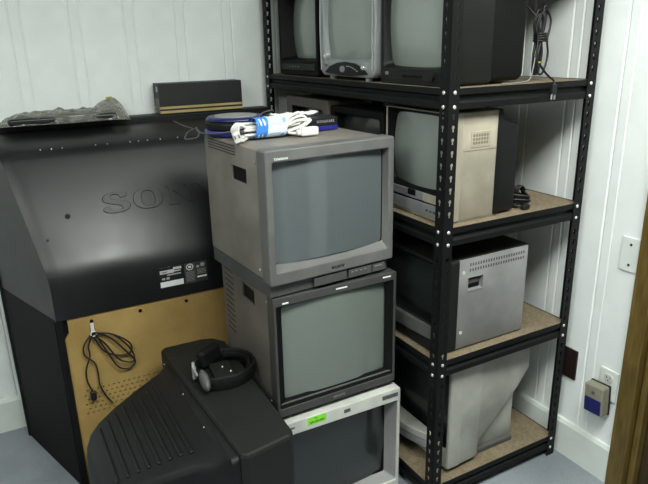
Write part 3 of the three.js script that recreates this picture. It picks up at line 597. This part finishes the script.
{
  // black television in the middle of the second shelf
  const za = -0.712, zb = -0.362, W = zb - za, H = 0.305;
  const t = thing('shelf_television', 'black television with a dark screen between the grey and cream ones', 'television', [0.034, TOP[2], zc(za, zb)], FACE);
  crtFront(t, { W, H, r: 0.008, bd: 0.05, bevel: 0.004, hole: { w: W - 0.044, h: 0.220, r: 0.012, cy: 0.170 }, inner: { w: W - 0.07, h: 0.20, r: 0.018, cy: 0.170, d: 0.046 }, gz: 0.022, bulgeX: 0.016, bulgeY: 0.012, mBezel: M.blackMatte, mSurround: M.dark, mScreen: M.screenDark });
  cabinet(t, 'cabinet', [[W - 0.008, H - 0.006, 0.010, 0, H / 2, -0.046], [W - 0.010, H - 0.010, 0.012, 0, H / 2, -0.16], [W - 0.12, H - 0.10, 0.02, 0, H / 2 - 0.01, -0.33]], M.blackMatte);
  part('control_strip', rb(W - 0.05, 0.022, 0.004, 0.001, 0, 0.028, 0.001), M.charcoal, t);
}
{
  // grey-brown framed television at the far end of the second shelf
  const za = -1.088, zb = -0.728, W = zb - za, H = 0.318;
  const t = thing('shelf_television', 'grey-brown framed television at the far end, behind the boxed cord on the stack', 'television', [0.034, TOP[2], zc(za, zb)], FACE);
  crtFront(t, { W, H, r: 0.008, bd: 0.05, bevel: 0.004, hole: { w: W - 0.088, h: 0.206, r: 0.010, cy: 0.176 }, inner: { w: W - 0.115, h: 0.19, r: 0.016, cy: 0.176, d: 0.046 }, gz: 0.022, bulgeX: 0.016, bulgeY: 0.012, mBezel: M.brownGrey, mSurround: M.dark, mScreen: M.screenDark });
  cabinet(t, 'cabinet', [[W - 0.008, H - 0.006, 0.010, 0, H / 2, -0.046], [W - 0.010, H - 0.010, 0.012, 0, H / 2, -0.16], [W - 0.12, H - 0.10, 0.02, 0, H / 2 - 0.01, -0.33]], M.brownGrey);
  part('control_strip', rb(W - 0.05, 0.03, 0.004, 0.001, 0, 0.035, 0.001), M.charcoal, t);
}
{
  // grey boxed monitor on the third shelf
  const za = -0.455, zb = -0.034, W = zb - za, H = 0.314;
  const t = thing('boxed_monitor', 'boxy grey monitor with vent rows and a dark front, on the third shelf in view', 'monitor', [0.030, TOP[3], zc(za, zb)], FACE);
  const hole = { w: W - 0.030, h: 0.204, r: 0.010, cy: 0.200 }, inner = { w: W - 0.06, h: 0.190, r: 0.02, cy: 0.200, d: 0.05 };
  crtFront(t, { W, H, r: 0.010, bd: 0.075, bevel: 0.004, hole, inner, gz: 0.022, bulgeX: 0.020, bulgeY: 0.014, mBezel: M.charcoal, mSurround: M.dark, mScreen: M.screenDark });
  // curved lower lip
  const lip = new THREE.Shape(); lip.moveTo(-W / 2 + 0.006, 0); lip.lineTo(W / 2 - 0.006, 0); lip.quadraticCurveTo(0, 0.034, -W / 2 + 0.006, 0);
  part('lower_lip', extr(lip, 0.048, 0.004).rotateX(Math.PI / 2).translate(0, 0.092, -0.002), M.midGrey, t);
  const body = loft([ring(W - 0.006, H - 0.004, 0.004, 0, H / 2, -0.073), ring(W - 0.006, H - 0.004, 0.004, 0, H / 2, -0.370)]);
  const sx = (W - 0.006) / 2, gy = H - 0.090, gz = -0.143;
  const c = part('cabinet', cut(body, [rb(0.03, 0.044, 0.062, 0.004, sx, gy, gz)]), M.lightGrey, t);
  part('grip', rb(0.002, 0.040, 0.058, 0.0008, sx - 0.0135, gy, gz), M.blackMatte, c);
  part('grip_latch', rb(0.004, 0.014, 0.044, 0.001, sx - 0.010, gy + 0.004, gz), M.midGrey, c);
  part('grip_rim', extr((() => { const s = rrShape(0.070, 0.052, 0.005); s.holes.push(rrShape(0.062, 0.044, 0.003, 0, 0, THREE.Path)); return s; })(), 0.003, 0).rotateY(Math.PI / 2).translate(sx - 0.001, gy, gz), M.lightGrey, c);
  for (let j = 0; j < 2; j++) for (let i = 0; i < 22; i++) part('vent_slot', rb(0.0016, 0.010, 0.0050, 0.0006, sx + 0.0003, H - 0.024 - j * 0.018, -0.120 - i * 0.0110), M.proGreyDark, c);
  for (const yy of [0.060, H - 0.046]) part('screw', cyl(0.006, 0.004, 14).rotateZ(Math.PI / 2).translate(sx, yy, -0.092), M.white, c);
  part('top_cover', rb(W - 0.010, 0.006, 0.30, 0.002, 0, H - 0.002, -0.222), M.charcoal, t);
  for (const [x, z] of [[-0.17, -0.06], [0.17, -0.06], [-0.17, -0.33], [0.17, -0.33]]) part('foot', cyl(0.014, 0.008, 14).translate(x, 0.001, z), M.dark, t);
  t.position.y += 0.003;
}
{
  // beige computer monitor on the lowest shelf
  const za = -0.470, zb = -0.032, W = zb - za, H = 0.402, y = 0.012;
  const t = thing('computer_monitor', 'beige monitor with a tapering back on the lowest shelf', 'monitor', [0.092, TOP[4], zc(za, zb)], FACE);
  const up = g => g.translate(0, y, 0);
  const hole = { w: W - 0.034, h: 0.300, r: 0.014, cy: 0.228 }, inner = { w: W - 0.07, h: 0.280, r: 0.02, cy: 0.228, d: 0.05 };
  part('bezel', up(frame(W, H, 0.012, hole, 0.060, 0.008)), M.beige, t);
  part('screen_surround', up(loft([ring(hole.w, hole.h, hole.r, 0, hole.cy, -0.006), ring(inner.w, inner.h, inner.r, 0, inner.cy, -inner.d)].map(R => R.reverse()), false, false)), M.dark, t);
  part('screen', up(glass(inner.w + 0.02, inner.h + 0.02, 0, inner.cy, -0.022, 0.02, 0.014)), M.screenDark, t);
  // protruding curved chin
  const chin = new THREE.Shape(); chin.moveTo(-W / 2 + 0.01, 0); chin.lineTo(W / 2 - 0.03, 0); chin.quadraticCurveTo(0, 0.12, -W / 2 + 0.01, 0);
  part('chin', extr(chin, 0.030, 0.004).rotateX(Math.PI / 2).translate(-0.01, y + 0.078, -0.004), M.silver, t);
  part('chin_lip', extr(chin, 0.028, 0.004).scale(1, 1.06, 1).rotateX(Math.PI / 2).translate(-0.01, y + 0.108, -0.004), M.beige, t);
  part('collar', up(loft([ring(W - 0.004, H - 0.002, 0.012, 0, H / 2, -0.055), ring(W - 0.006, H - 0.004, 0.014, 0, H / 2 + 0.001, -0.130), ring(W - 0.012, H - 0.010, 0.016, 0, H / 2 + 0.002, -0.140)])), M.beige, t);
  const yb = [0.030, 0.060, 0.120, 0.205, 0.265], zz = [-0.132, -0.165, -0.245, -0.345, -0.400];
  part('back_shell', up(loft(zz.map((z, i) => ring(W - 0.022 - i * 0.012, H - 0.012 - i * 0.006 - yb[i], 0.016, 0, (H - 0.012 - i * 0.006 + yb[i]) / 2, z)))), M.beige, t);
  // swivel foot under the tapering back
  part('foot', up(loft([ring(W - 0.10, 0.09, 0.01, 0, 0.035, -0.16), ring(W - 0.10, 0.17, 0.01, 0, 0.075, -0.27), ring(W - 0.10, 0.24, 0.01, 0, 0.118, -0.345), ring(W - 0.11, 0.20, 0.01, 0, 0.14, -0.352)])), M.beige, t);
  part('base', rb(W - 0.06, 0.02, 0.28, 0.005, 0, 0.010, -0.20), M.midGrey, t);
}

// ---------------------------------------------------------------- loose cords on the shelves
{
  const y = TOP[1];
  const t = thing('tied_cord', 'black mains cord tied in a hanging hank at the right end of the upper shelf', 'cord', [0.445, y, -0.108]);
  const g = [];
  for (let k = 0; k < 4; k++) { const a = 0.006 * (k - 1.5), b = 0.010 * Math.cos(k * 2.1), top = 0.20 + 0.012 * (k % 2), w = 0.012 + 0.004 * k;
    g.push(tube([[a - w * 0.4, 0.020, b], [a - w, 0.075, b + 0.004], [a - w * 0.5, 0.12, b], [a - w * 0.9, 0.175, b - 0.003], [a, top, b], [a + w * 0.9, 0.180, b + 0.003], [a + w * 0.5, 0.12, b + 0.004], [a + w, 0.08, b], [a + w * 0.3, 0.022, b]], 0.0032, 60, 8, true)); }
  g.push(tube([[-0.06, 0.235, -0.03], [-0.03, 0.215, -0.02], [-0.005, 0.185, 0], [0.012, 0.225, 0.004], [0.020, 0.205, 0.004], [0.014, 0.15, 0.004]], 0.0032, 40));
  g.push(tube([[0.004, 0.045, 0.012], [-0.010, 0.026, 0.045], [-0.030, 0.012, 0.085], [-0.042, 0.008, 0.106], [-0.048, 0.000, 0.1165], [-0.050, -0.010, 0.118]], 0.0034, 40));
  part('cord_hank', g, M.cord, t);
  part('tie', new THREE.TorusGeometry(0.013, 0.003, 8, 20).rotateX(Math.PI / 2).translate(0, 0.055, 0.002), plastic(srgb(150, 140, 40), 0.5), t, 'yellow tie');
  part('wrap', [0, 1, 2, 3].map(k => new THREE.TorusGeometry(0.018, 0.0034, 8, 20).rotateX(Math.PI / 2).translate(0.002, 0.120 + k * 0.007, 0.001)), M.cord, t);
  const p = part('plug', rb(0.018, 0.030, 0.014, 0.004, -0.050, -0.018, 0.118), M.cord, t);
  for (const s of [-1, 1]) part('prong', rb(0.0016, 0.018, 0.006, 0.0005, -0.050 + s * 0.006, -0.040, 0.118), M.zinc, p);
  const w = thing('thin_lead', 'thin pale lead curving down onto the upper shelf beside the black hank', 'cord', [0.30, y, -0.10]);
  part('lead', tube([[-0.06, 0.0022, 0.052], [0.0, 0.0022, 0.056], [0.05, 0.004, 0.046], [0.085, 0.016, 0.028], [0.108, 0.040, 0.012], [0.124, 0.075, 0.002]], 0.0017, 50), M.lightGrey, w);
}
{
  const t = thing('coiled_cord', 'black cord coiled on the board behind the cream television', 'cord', [0.385, TOP[2], -0.105]);
  const g = [];
  for (let k = 0; k < 6; k++) { const y = 0.005 + k * 0.0075, rx = 0.030 + 0.012 * rnd(), rz = 0.045 + 0.012 * rnd(), ph = rnd() * 6, pts = [];
    for (let i = 0; i < 12; i++) { const a = i / 12 * Math.PI * 2; pts.push([rx * Math.cos(a) + 0.006 * Math.sin(3 * a + ph), y + 0.004 * Math.sin(2 * a + ph), rz * Math.sin(a) + 0.005 * Math.cos(2 * a + ph)]); }
    g.push(tube(pts, 0.0038, 60, 7, true)); }
  part('coil', g, M.cord, t);
  part('plug', rb(0.028, 0.016, 0.018, 0.004, -0.014, 0.0095, 0.066), M.cord, t);
  part('binding', [0, 1, 2].map(k => new THREE.TorusGeometry(0.030, 0.0036, 8, 24).scale(0.6, 1, 1).translate(0.03, 0.030, -0.01 + k * 0.007)), M.cord, t);
}

// ---------------------------------------------------------------- on top of the stack
const Y1 = 1.259;
{
  const t = thing('white_extension_cord', 'white extension cord bound in a blue card sleeve on the top monitor', 'cord', [-0.384, Y1, -0.362], 0.06);
  const g = [];
  for (let k = 0; k < 9; k++) {
    const a = k / 9 * Math.PI * 2, r0 = k < 3 ? 0.010 : 0.021, yy = 0.028 + r0 * Math.sin(a) * 0.95, zz = r0 * Math.cos(a), e = 0.5 + rnd();
    g.push(tube([[-0.088 + 0.010 * e, yy, zz], [-0.05, yy * 0.98, zz], [0, 0.028 + (yy - 0.028) * 0.9, zz * 0.9], [0.05, yy, zz * 1.05], [0.095 + 0.012 * e, yy + 0.004 + 0.004 * e, zz * 1.2]], 0.0042, 30));
  }
  for (let k = 0; k < 4; k++) { const z = -0.012 + k * 0.008; g.push(tube([[-0.075, 0.045 - k * 0.002, z], [-0.094, 0.046, z + 0.002], [-0.108 + k * 0.003, 0.030, z + 0.003], [-0.094, 0.011, z + 0.002], [-0.072, 0.010, z]], 0.0042, 30)); }
  for (let k = 0; k < 6; k++) { const z = -0.022 + k * 0.008, q = 0.012 * ((k * 7) % 5) / 5; g.push(tube([[0.060, 0.046 - k * 0.003, z * 0.8], [0.095, 0.054 - k * 0.002 + q, z], [0.128 - q, 0.060 - k * 0.003 + q, z * 1.2], [0.138 - q * 1.5, 0.046, z * 1.3 + 0.004], [0.118, 0.030, z * 1.2 + 0.004], [0.070, 0.016, z]], 0.0044, 36)); }
  g.push(tube([[-0.072, 0.006, 0.012], [-0.092, 0.0055, 0.036], [-0.100, 0.006, 0.046], [-0.112, 0.010, 0.046]], 0.0042, 30));
  g.push(tube([[0.060, 0.012, 0.024], [0.075, 0.010, 0.038], [0.090, 0.012, 0.044]], 0.0042, 20));
  part('cord', g, M.cordPure, t);
  const sleeveTex = canvasTex(256, 256, (c, w, h) => {
    c.fillStyle = '#d6e4ef'; c.fillRect(0, 0, w, h); c.fillStyle = '#3d7fd0'; c.fillRect(0, 0, 96, h);
    c.fillStyle = '#eaf2f8'; for (let r = 0; r < 4; r++) for (let k = 0; k < 2; k++) { c.save(); c.translate(34 + k * 30, 26 + r * 64); c.rotate(0.35); c.fillRect(-5, -18, 10, 40); c.restore(); }
    c.fillStyle = '#9fc0e0'; for (let r = 0; r < 8; r++) c.fillRect(116, 12 + r * 31, 90, 7); c.fillStyle = '#7aa7d8'; for (let r = 0; r < 4; r++) { c.beginPath(); c.arc(226, 30 + r * 64, 16, 0, 7); c.fill(); }
  });
  // open sleeve with printed card: swept rounded rectangle
  const P = [], U = [], I = [], n = 40, R = ring(0.062, 0.058, 0.022, 0, 0.0315, 0, 9), N = R.length;
  for (let i = 0; i <= N; i++) { const p = R[i % N]; for (let k = 0; k < 2; k++) { P.push(k ? 0.050 + p.y * 0.15 : -0.052 + p.y * 0.12, p.y + 0.0005, -p.x); U.push(k, i / N * 1.0); } }
  for (let i = 0; i < N; i++) { const a = i * 2; I.push(a, a + 2, a + 1, a + 1, a + 2, a + 3); }
  const sg = new THREE.BufferGeometry(); sg.setAttribute('position', new THREE.Float32BufferAttribute(P, 3)); sg.setAttribute('uv', new THREE.Float32BufferAttribute(U, 2)); sg.setIndex(I); sg.computeVertexNormals();
  part('card_sleeve', sg, new THREE.MeshStandardMaterial({ map: sleeveTex, roughness: 0.45, side: THREE.DoubleSide }), t, 'blue and white printed card sleeve', true);
  const pl = part('plug', rb(0.022, 0.030, 0.018, 0.004, 0, 0, 0), M.cordPure, t); pl.position.set(-0.118, 0.017, 0.046); pl.rotation.set(0.15, -0.25, 0.35);
  for (const s of [-1, 1]) part('slot', rb(0.003, 0.010, 0.002, 0.0006, s * 0.0055, 0.004, 0.0096), M.midGrey, pl);
  part('socket_end', [rb(0.060, 0.026, 0.024, 0.006, 0.118, 0.0135, 0.047), rb(0.02, 0.016, 0.016, 0.005, 0.086, 0.0125, 0.045)], M.cordPure, t);
}
{
  const t = thing('black_box', 'flat black box with a blue lower edge and pale lettering on the top monitor', 'box', [-0.219, Y1, -0.447], 0.045);
  part('carton', rb(0.200, 0.028, 0.10, 0.002, 0, 0.026, 0), plastic(srgb(26, 27, 34), 0.4), t);
  part('lower_edge', rb(0.203, 0.013, 0.103, 0.002, 0, 0.0066, 0), M.blue, t, 'blue lower edge');
  part('lettering', lettering('KONAMI', 0.0085, 0.0006, 1.35, fontSans).translate(0.055, 0.028, 0.0499), M.lightGrey, t);
  const w = thing('white_paper_strip', 'crumpled white paper strip lying along the top of the flat black box', 'paper', [-0.235, Y1 + 0.0402, -0.474], 0.045);
  const P = []; const I = []; const nx = 24;
  for (let k = 0; k < 2; k++) for (let j = 0; j <= 1; j++) for (let i = 0; i <= nx; i++) { const u = i / nx - 0.5; P.push(u * 0.165, (k ? 0.010 : 0.0) + 0.0030 * (Math.sin(i * 0.9) * 0.6 + Math.sin(i * 2.3) * 0.4) + 0.003, (j - 0.5) * (0.03 + 0.006 * Math.sin(i * 0.7))); }
  const id = (k, j, i) => (k * 2 + j) * (nx + 1) + i;
  for (let i = 0; i < nx; i++) {
    I.push(id(1, 0, i), id(1, 1, i), id(1, 1, i + 1), id(1, 0, i), id(1, 1, i + 1), id(1, 0, i + 1));
    I.push(id(0, 0, i), id(0, 1, i + 1), id(0, 1, i), id(0, 0, i), id(0, 0, i + 1), id(0, 1, i + 1));
    I.push(id(0, 1, i), id(0, 1, i + 1), id(1, 1, i + 1), id(0, 1, i), id(1, 1, i + 1), id(1, 1, i));
    I.push(id(0, 0, i), id(1, 0, i + 1), id(0, 0, i + 1), id(0, 0, i), id(1, 0, i), id(1, 0, i + 1));
  }
  I.push(id(0, 0, 0), id(0, 1, 0), id(1, 1, 0), id(0, 0, 0), id(1, 1, 0), id(1, 0, 0), id(0, 0, nx), id(1, 1, nx), id(0, 1, nx), id(0, 0, nx), id(1, 0, nx), id(1, 1, nx));
  const g = new THREE.BufferGeometry(); g.setAttribute('position', new THREE.Float32BufferAttribute(P, 3)); g.setIndex(I); g.computeVertexNormals();
  part('sheet', g, new THREE.MeshStandardMaterial({ color: srgb(240, 240, 236), roughness: 0.8 }), w);
}
{
  const t = thing('round_case', 'round black and dark blue plastic case with a pale lid on the top monitor', 'case', [-0.424, Y1, -0.505]);
  const lathe = pts => new THREE.LatheGeometry(pts.map(p => new THREE.Vector2(...p)), 56);
  part('base', lathe([[0, 0.0005], [0.090, 0.0005], [0.098, 0.004], [0.100, 0.010], [0.097, 0.016], [0.090, 0.018], [0, 0.018]]), M.blue, t, 'blue lower ring');
  part('body', lathe([[0, 0.016], [0.092, 0.016], [0.092, 0.022], [0.095, 0.034], [0.093, 0.044], [0, 0.044]]), M.black, t);
  part('rim', lathe([[0, 0.042], [0.093, 0.042], [0.092, 0.050], [0.086, 0.055], [0.070, 0.056], [0.070, 0.053], [0, 0.053]]), M.navy, t);
  part('lid', lathe([[0, 0.052], [0.068, 0.052], [0.067, 0.0565], [0.060, 0.058], [0, 0.058]]), M.lightGrey, t, 'pale round lid');
}
{
  const t = thing('thin_cable', 'thin dark cable running from the big black television over the round case', 'cord', [-0.40, Y1, -0.5]);
  part('cable', tube([[-0.08, -0.006, -0.52], [-0.06, -0.02, -0.46], [-0.02, -0.034, -0.42], [-0.06, -0.02, -0.30], [-0.095, 0.004, -0.19], [-0.118, 0.004, -0.10], [-0.128, 0.010, 0.02], [-0.10, 0.016, 0.070], [-0.05, 0.026, 0.100], [0.0, 0.050, 0.098], [0.05, 0.0625, 0.04], [0.10, 0.064, 0.0], [0.115, 0.055, -0.03], [0.10, 0.040, -0.06]], 0.0026, 120), M.cordGrey, t);
  part('cable_loop', tube([[-0.118, 0.004, -0.10], [-0.135, 0.001, -0.04], [-0.150, -0.004, -0.02], [-0.172, -0.012, -0.06], [-0.15, -0.004, -0.12], [-0.118, 0.004, -0.16]], 0.0022, 50), M.cordGrey, t);
}

// ---------------------------------------------------------------- on the projection television
{
  const t = thing('long_black_box', 'long black box with two gold stripes standing on the big black television', 'box', [-0.312, 1.262, -1.206]);
  const W = 0.350, H = 0.120, D = 0.085;
  part('carton', rb(W, H, D, 0.002, 0, H / 2, 0), plastic(srgb(30, 31, 32), 0.55), t);
  const gold = plastic(srgb(198, 176, 116), 0.5);
  part('gold_stripe', rb(W + 0.0012, 0.009, D + 0.0012, 0.0004, 0, 0.026, 0), gold, t, 'gold stripe');
  part('gold_stripe', rb(W + 0.0012, 0.010, D + 0.0012, 0.0004, 0, 0.0095, 0), gold, t, 'gold stripe');
  part('end_label', bx(0.0012, 0.056, D * 0.62, -W / 2 - 0.0008, 0.034, 0.010), plastic(srgb(128, 126, 118), 0.6), t, 'grey end label');
  part('small_sticker', bx(0.0012, 0.020, 0.018, -W / 2 - 0.0008, 0.098, 0.015), M.white, t, 'small white sticker');
}
{
  const t = thing('silver_bag', 'crumpled silver-grey plastic bag around a dark flat object on the big black television', 'bag', [-0.842, 1.2635, -1.165], 0.0);
  // thin translucent film: gathered at the left, a flat corner lifted at the right; a dark padded object inside
  const NX = 90, NZ = 36;
  const top = (u, v) => {
    const e = Math.pow(Math.max(0, 1 - Math.pow(Math.abs(u * 2 - 1), 3)), 0.55) * Math.pow(Math.max(0, 1 - Math.pow(Math.abs(v * 2 - 1), 2.6)), 0.28);
    const cr = (vnoise(u * 11, v * 5, 64, 5) - 0.5) * 0.018 + (vnoise(u * 30 + v * 9, v * 11 + u * 5, 128, 6) - 0.5) * 0.010;
    const tip = Math.pow(Math.max(0, (u - 0.66) / 0.26), 1.3) * 0.056 * (1 - v) * (u > 0.92 ? Math.max(0.1, 1 - (u - 0.92) / 0.09) : 1);
    return { e, up: 0.002 + e * (0.040 + cr) + tip, lo: 0.0006 + tip * 0.9 };
  };
  const pos = (u, v, k) => { const q = top(u, v), wz = 0.165 * (1 - 0.35 * Math.pow(1 - u, 6)); return [(u - 0.5) * 0.450 + 0.006 * Math.sin(v * 5), k ? q.up : Math.min(q.lo, q.up - 0.0006), (v - 0.5) * wz + 0.006 * Math.sin(u * 14) - 0.004]; };
  const P = [], I = [];
  for (let k = 0; k < 2; k++) for (let j = 0; j <= NZ; j++) for (let i = 0; i <= NX; i++) P.push(...pos(i / NX, j / NZ, k));
  const id = (k, j, i) => (k * (NZ + 1) + j) * (NX + 1) + i;
  for (let j = 0; j < NZ; j++) for (let i = 0; i < NX; i++) {
    I.push(id(1, j, i), id(1, j + 1, i), id(1, j + 1, i + 1), id(1, j, i), id(1, j + 1, i + 1), id(1, j, i + 1));
    I.push(id(0, j, i), id(0, j + 1, i + 1), id(0, j + 1, i), id(0, j, i), id(0, j, i + 1), id(0, j + 1, i + 1));
  }
  const g = new THREE.BufferGeometry(); g.setAttribute('position', new THREE.Float32BufferAttribute(P, 3)); g.setIndex(I); g.computeVertexNormals();
  part('film', g, new THREE.MeshPhysicalMaterial({ color: srgb(190, 190, 180), roughness: 0.14, metalness: 0.0, transmission: 0.85, thickness: 0, ior: 1.5, clearcoat: 1, clearcoatRoughness: 0.06, bumpMap: tCrinkle, bumpScale: 0.006, side: THREE.DoubleSide }), t);
  const yl = part('yellow_label', rb(0.024, 0.014, 0.001, 0.0004), plastic(srgb(190, 180, 60), 0.5), t, 'small yellow label');
  const lp = pos(0.885, 0.10, 1); yl.position.set(lp[0], lp[1] + 0.002, lp[2] + 0.002); yl.rotation.set(-0.9, 0, 0.1);
  const dk = part('wrapped_object', rb(0.37, 0.026, 0.112, 0.010, 0, 0, 0, 3), plastic(srgb(20, 26, 24), 0.35), t, 'dark flat object inside the bag'); dk.position.set(-0.012, 0.0142, 0.016);
}

// ---------------------------------------------------------------- headset on the floor television
{
  const t = thing('headset', 'black padded headset ring with a grey clip lying on the floor television', 'headset', [-0.580, 0.522, -0.352], 0.25);
  const sweep = (path, w, h, closed) => {                           // ring of rounded-rectangle sections along a path in plan
    const n = path.length, rings = [];
    for (let i = 0; i < n; i++) {
      const p = path[i], a = path[Math.max(0, i - 1)], b = path[Math.min(n - 1, i + 1)];
      const tx = b[0] - a[0], tz = b[2] - a[2], l = Math.hypot(tx, tz) || 1, nx = tz / l, nz = -tx / l;
      const f = p[3] ?? 1;
      rings.push(ring(w * f, h * f, Math.min(w, h) * 0.35, 0, 0, 0, 4).map(q => V3(p[0] + nx * q.x, p[1] + q.y, p[2] + nz * q.x)));
    }
    return loft(rings, !closed, !closed, 0.7);
  };
  const arc = (a0, a1, n, rx, rz, y0, y1) => Array.from({ length: n + 1 }, (_, i) => { const a = a0 + (a1 - a0) * i / n; return [rx * Math.cos(a), y0 + (y1 - y0) * Math.sin(Math.PI * i / n), rz * Math.sin(a)]; });
  part('band', sweep(arc(-1.25, 2.75, 40, 0.102, 0.092, 0.023, 0.022), 0.007, 0.044), M.black, t);
  part('inner_pad', sweep(arc(-1.0, 0.9, 20, 0.088, 0.078, 0.028, 0.030), 0.012, 0.022), M.blackMatte, t);
  const padL = new THREE.SphereGeometry(1, 24, 16).scale(0.014, 0.027, 0.052).rotateY(-0.35).translate(-0.088, 0.029, 0.032);
  part('temple_pad', padL, M.midGrey, t, 'worn grey side pad');
  part('clip', [tube([[-0.094, 0.035, 0.0], [-0.098, 0.062, -0.012], [-0.092, 0.070, -0.022], [-0.086, 0.045, -0.025]], 0.0045, 30), rb(0.012, 0.040, 0.010, 0.003, -0.096, 0.040, -0.012)], M.lightGrey, t);
  part('ear_pad', rb(0.095, 0.062, 0.036, 0.016, 0, 0, 0, 4).rotateX(-0.15).rotateY(0.3).translate(0.004, 0.036, -0.084), M.blackMatte, t);
  part('strap', sweep(arc(3.3, 4.6, 20, 0.094, 0.080, 0.026, 0.034), 0.010, 0.034), M.black, t);
  const tr = part('battery_plate', rb(0.066, 0.014, 0.105, 0.004, 0, 0, 0), M.charcoal, t); tr.position.set(0.0, 0.012, -0.005); tr.rotation.set(0.0, -0.35, 0.0);
  for (const [x, z] of [[0.004, -0.01], [0.022, 0.028]]) part('stud', new THREE.SphereGeometry(0.0032, 10, 8).translate(x, 0.0085, z), M.zinc, tr);
  for (const [x, y, z] of [[-0.092, 0.012, 0.060], [0.104, 0.030, 0.010]]) part('rivet', new THREE.SphereGeometry(0.0035, 10, 8).translate(x, y, z), M.zinc, t);
}

renderer.render(scene, camera);
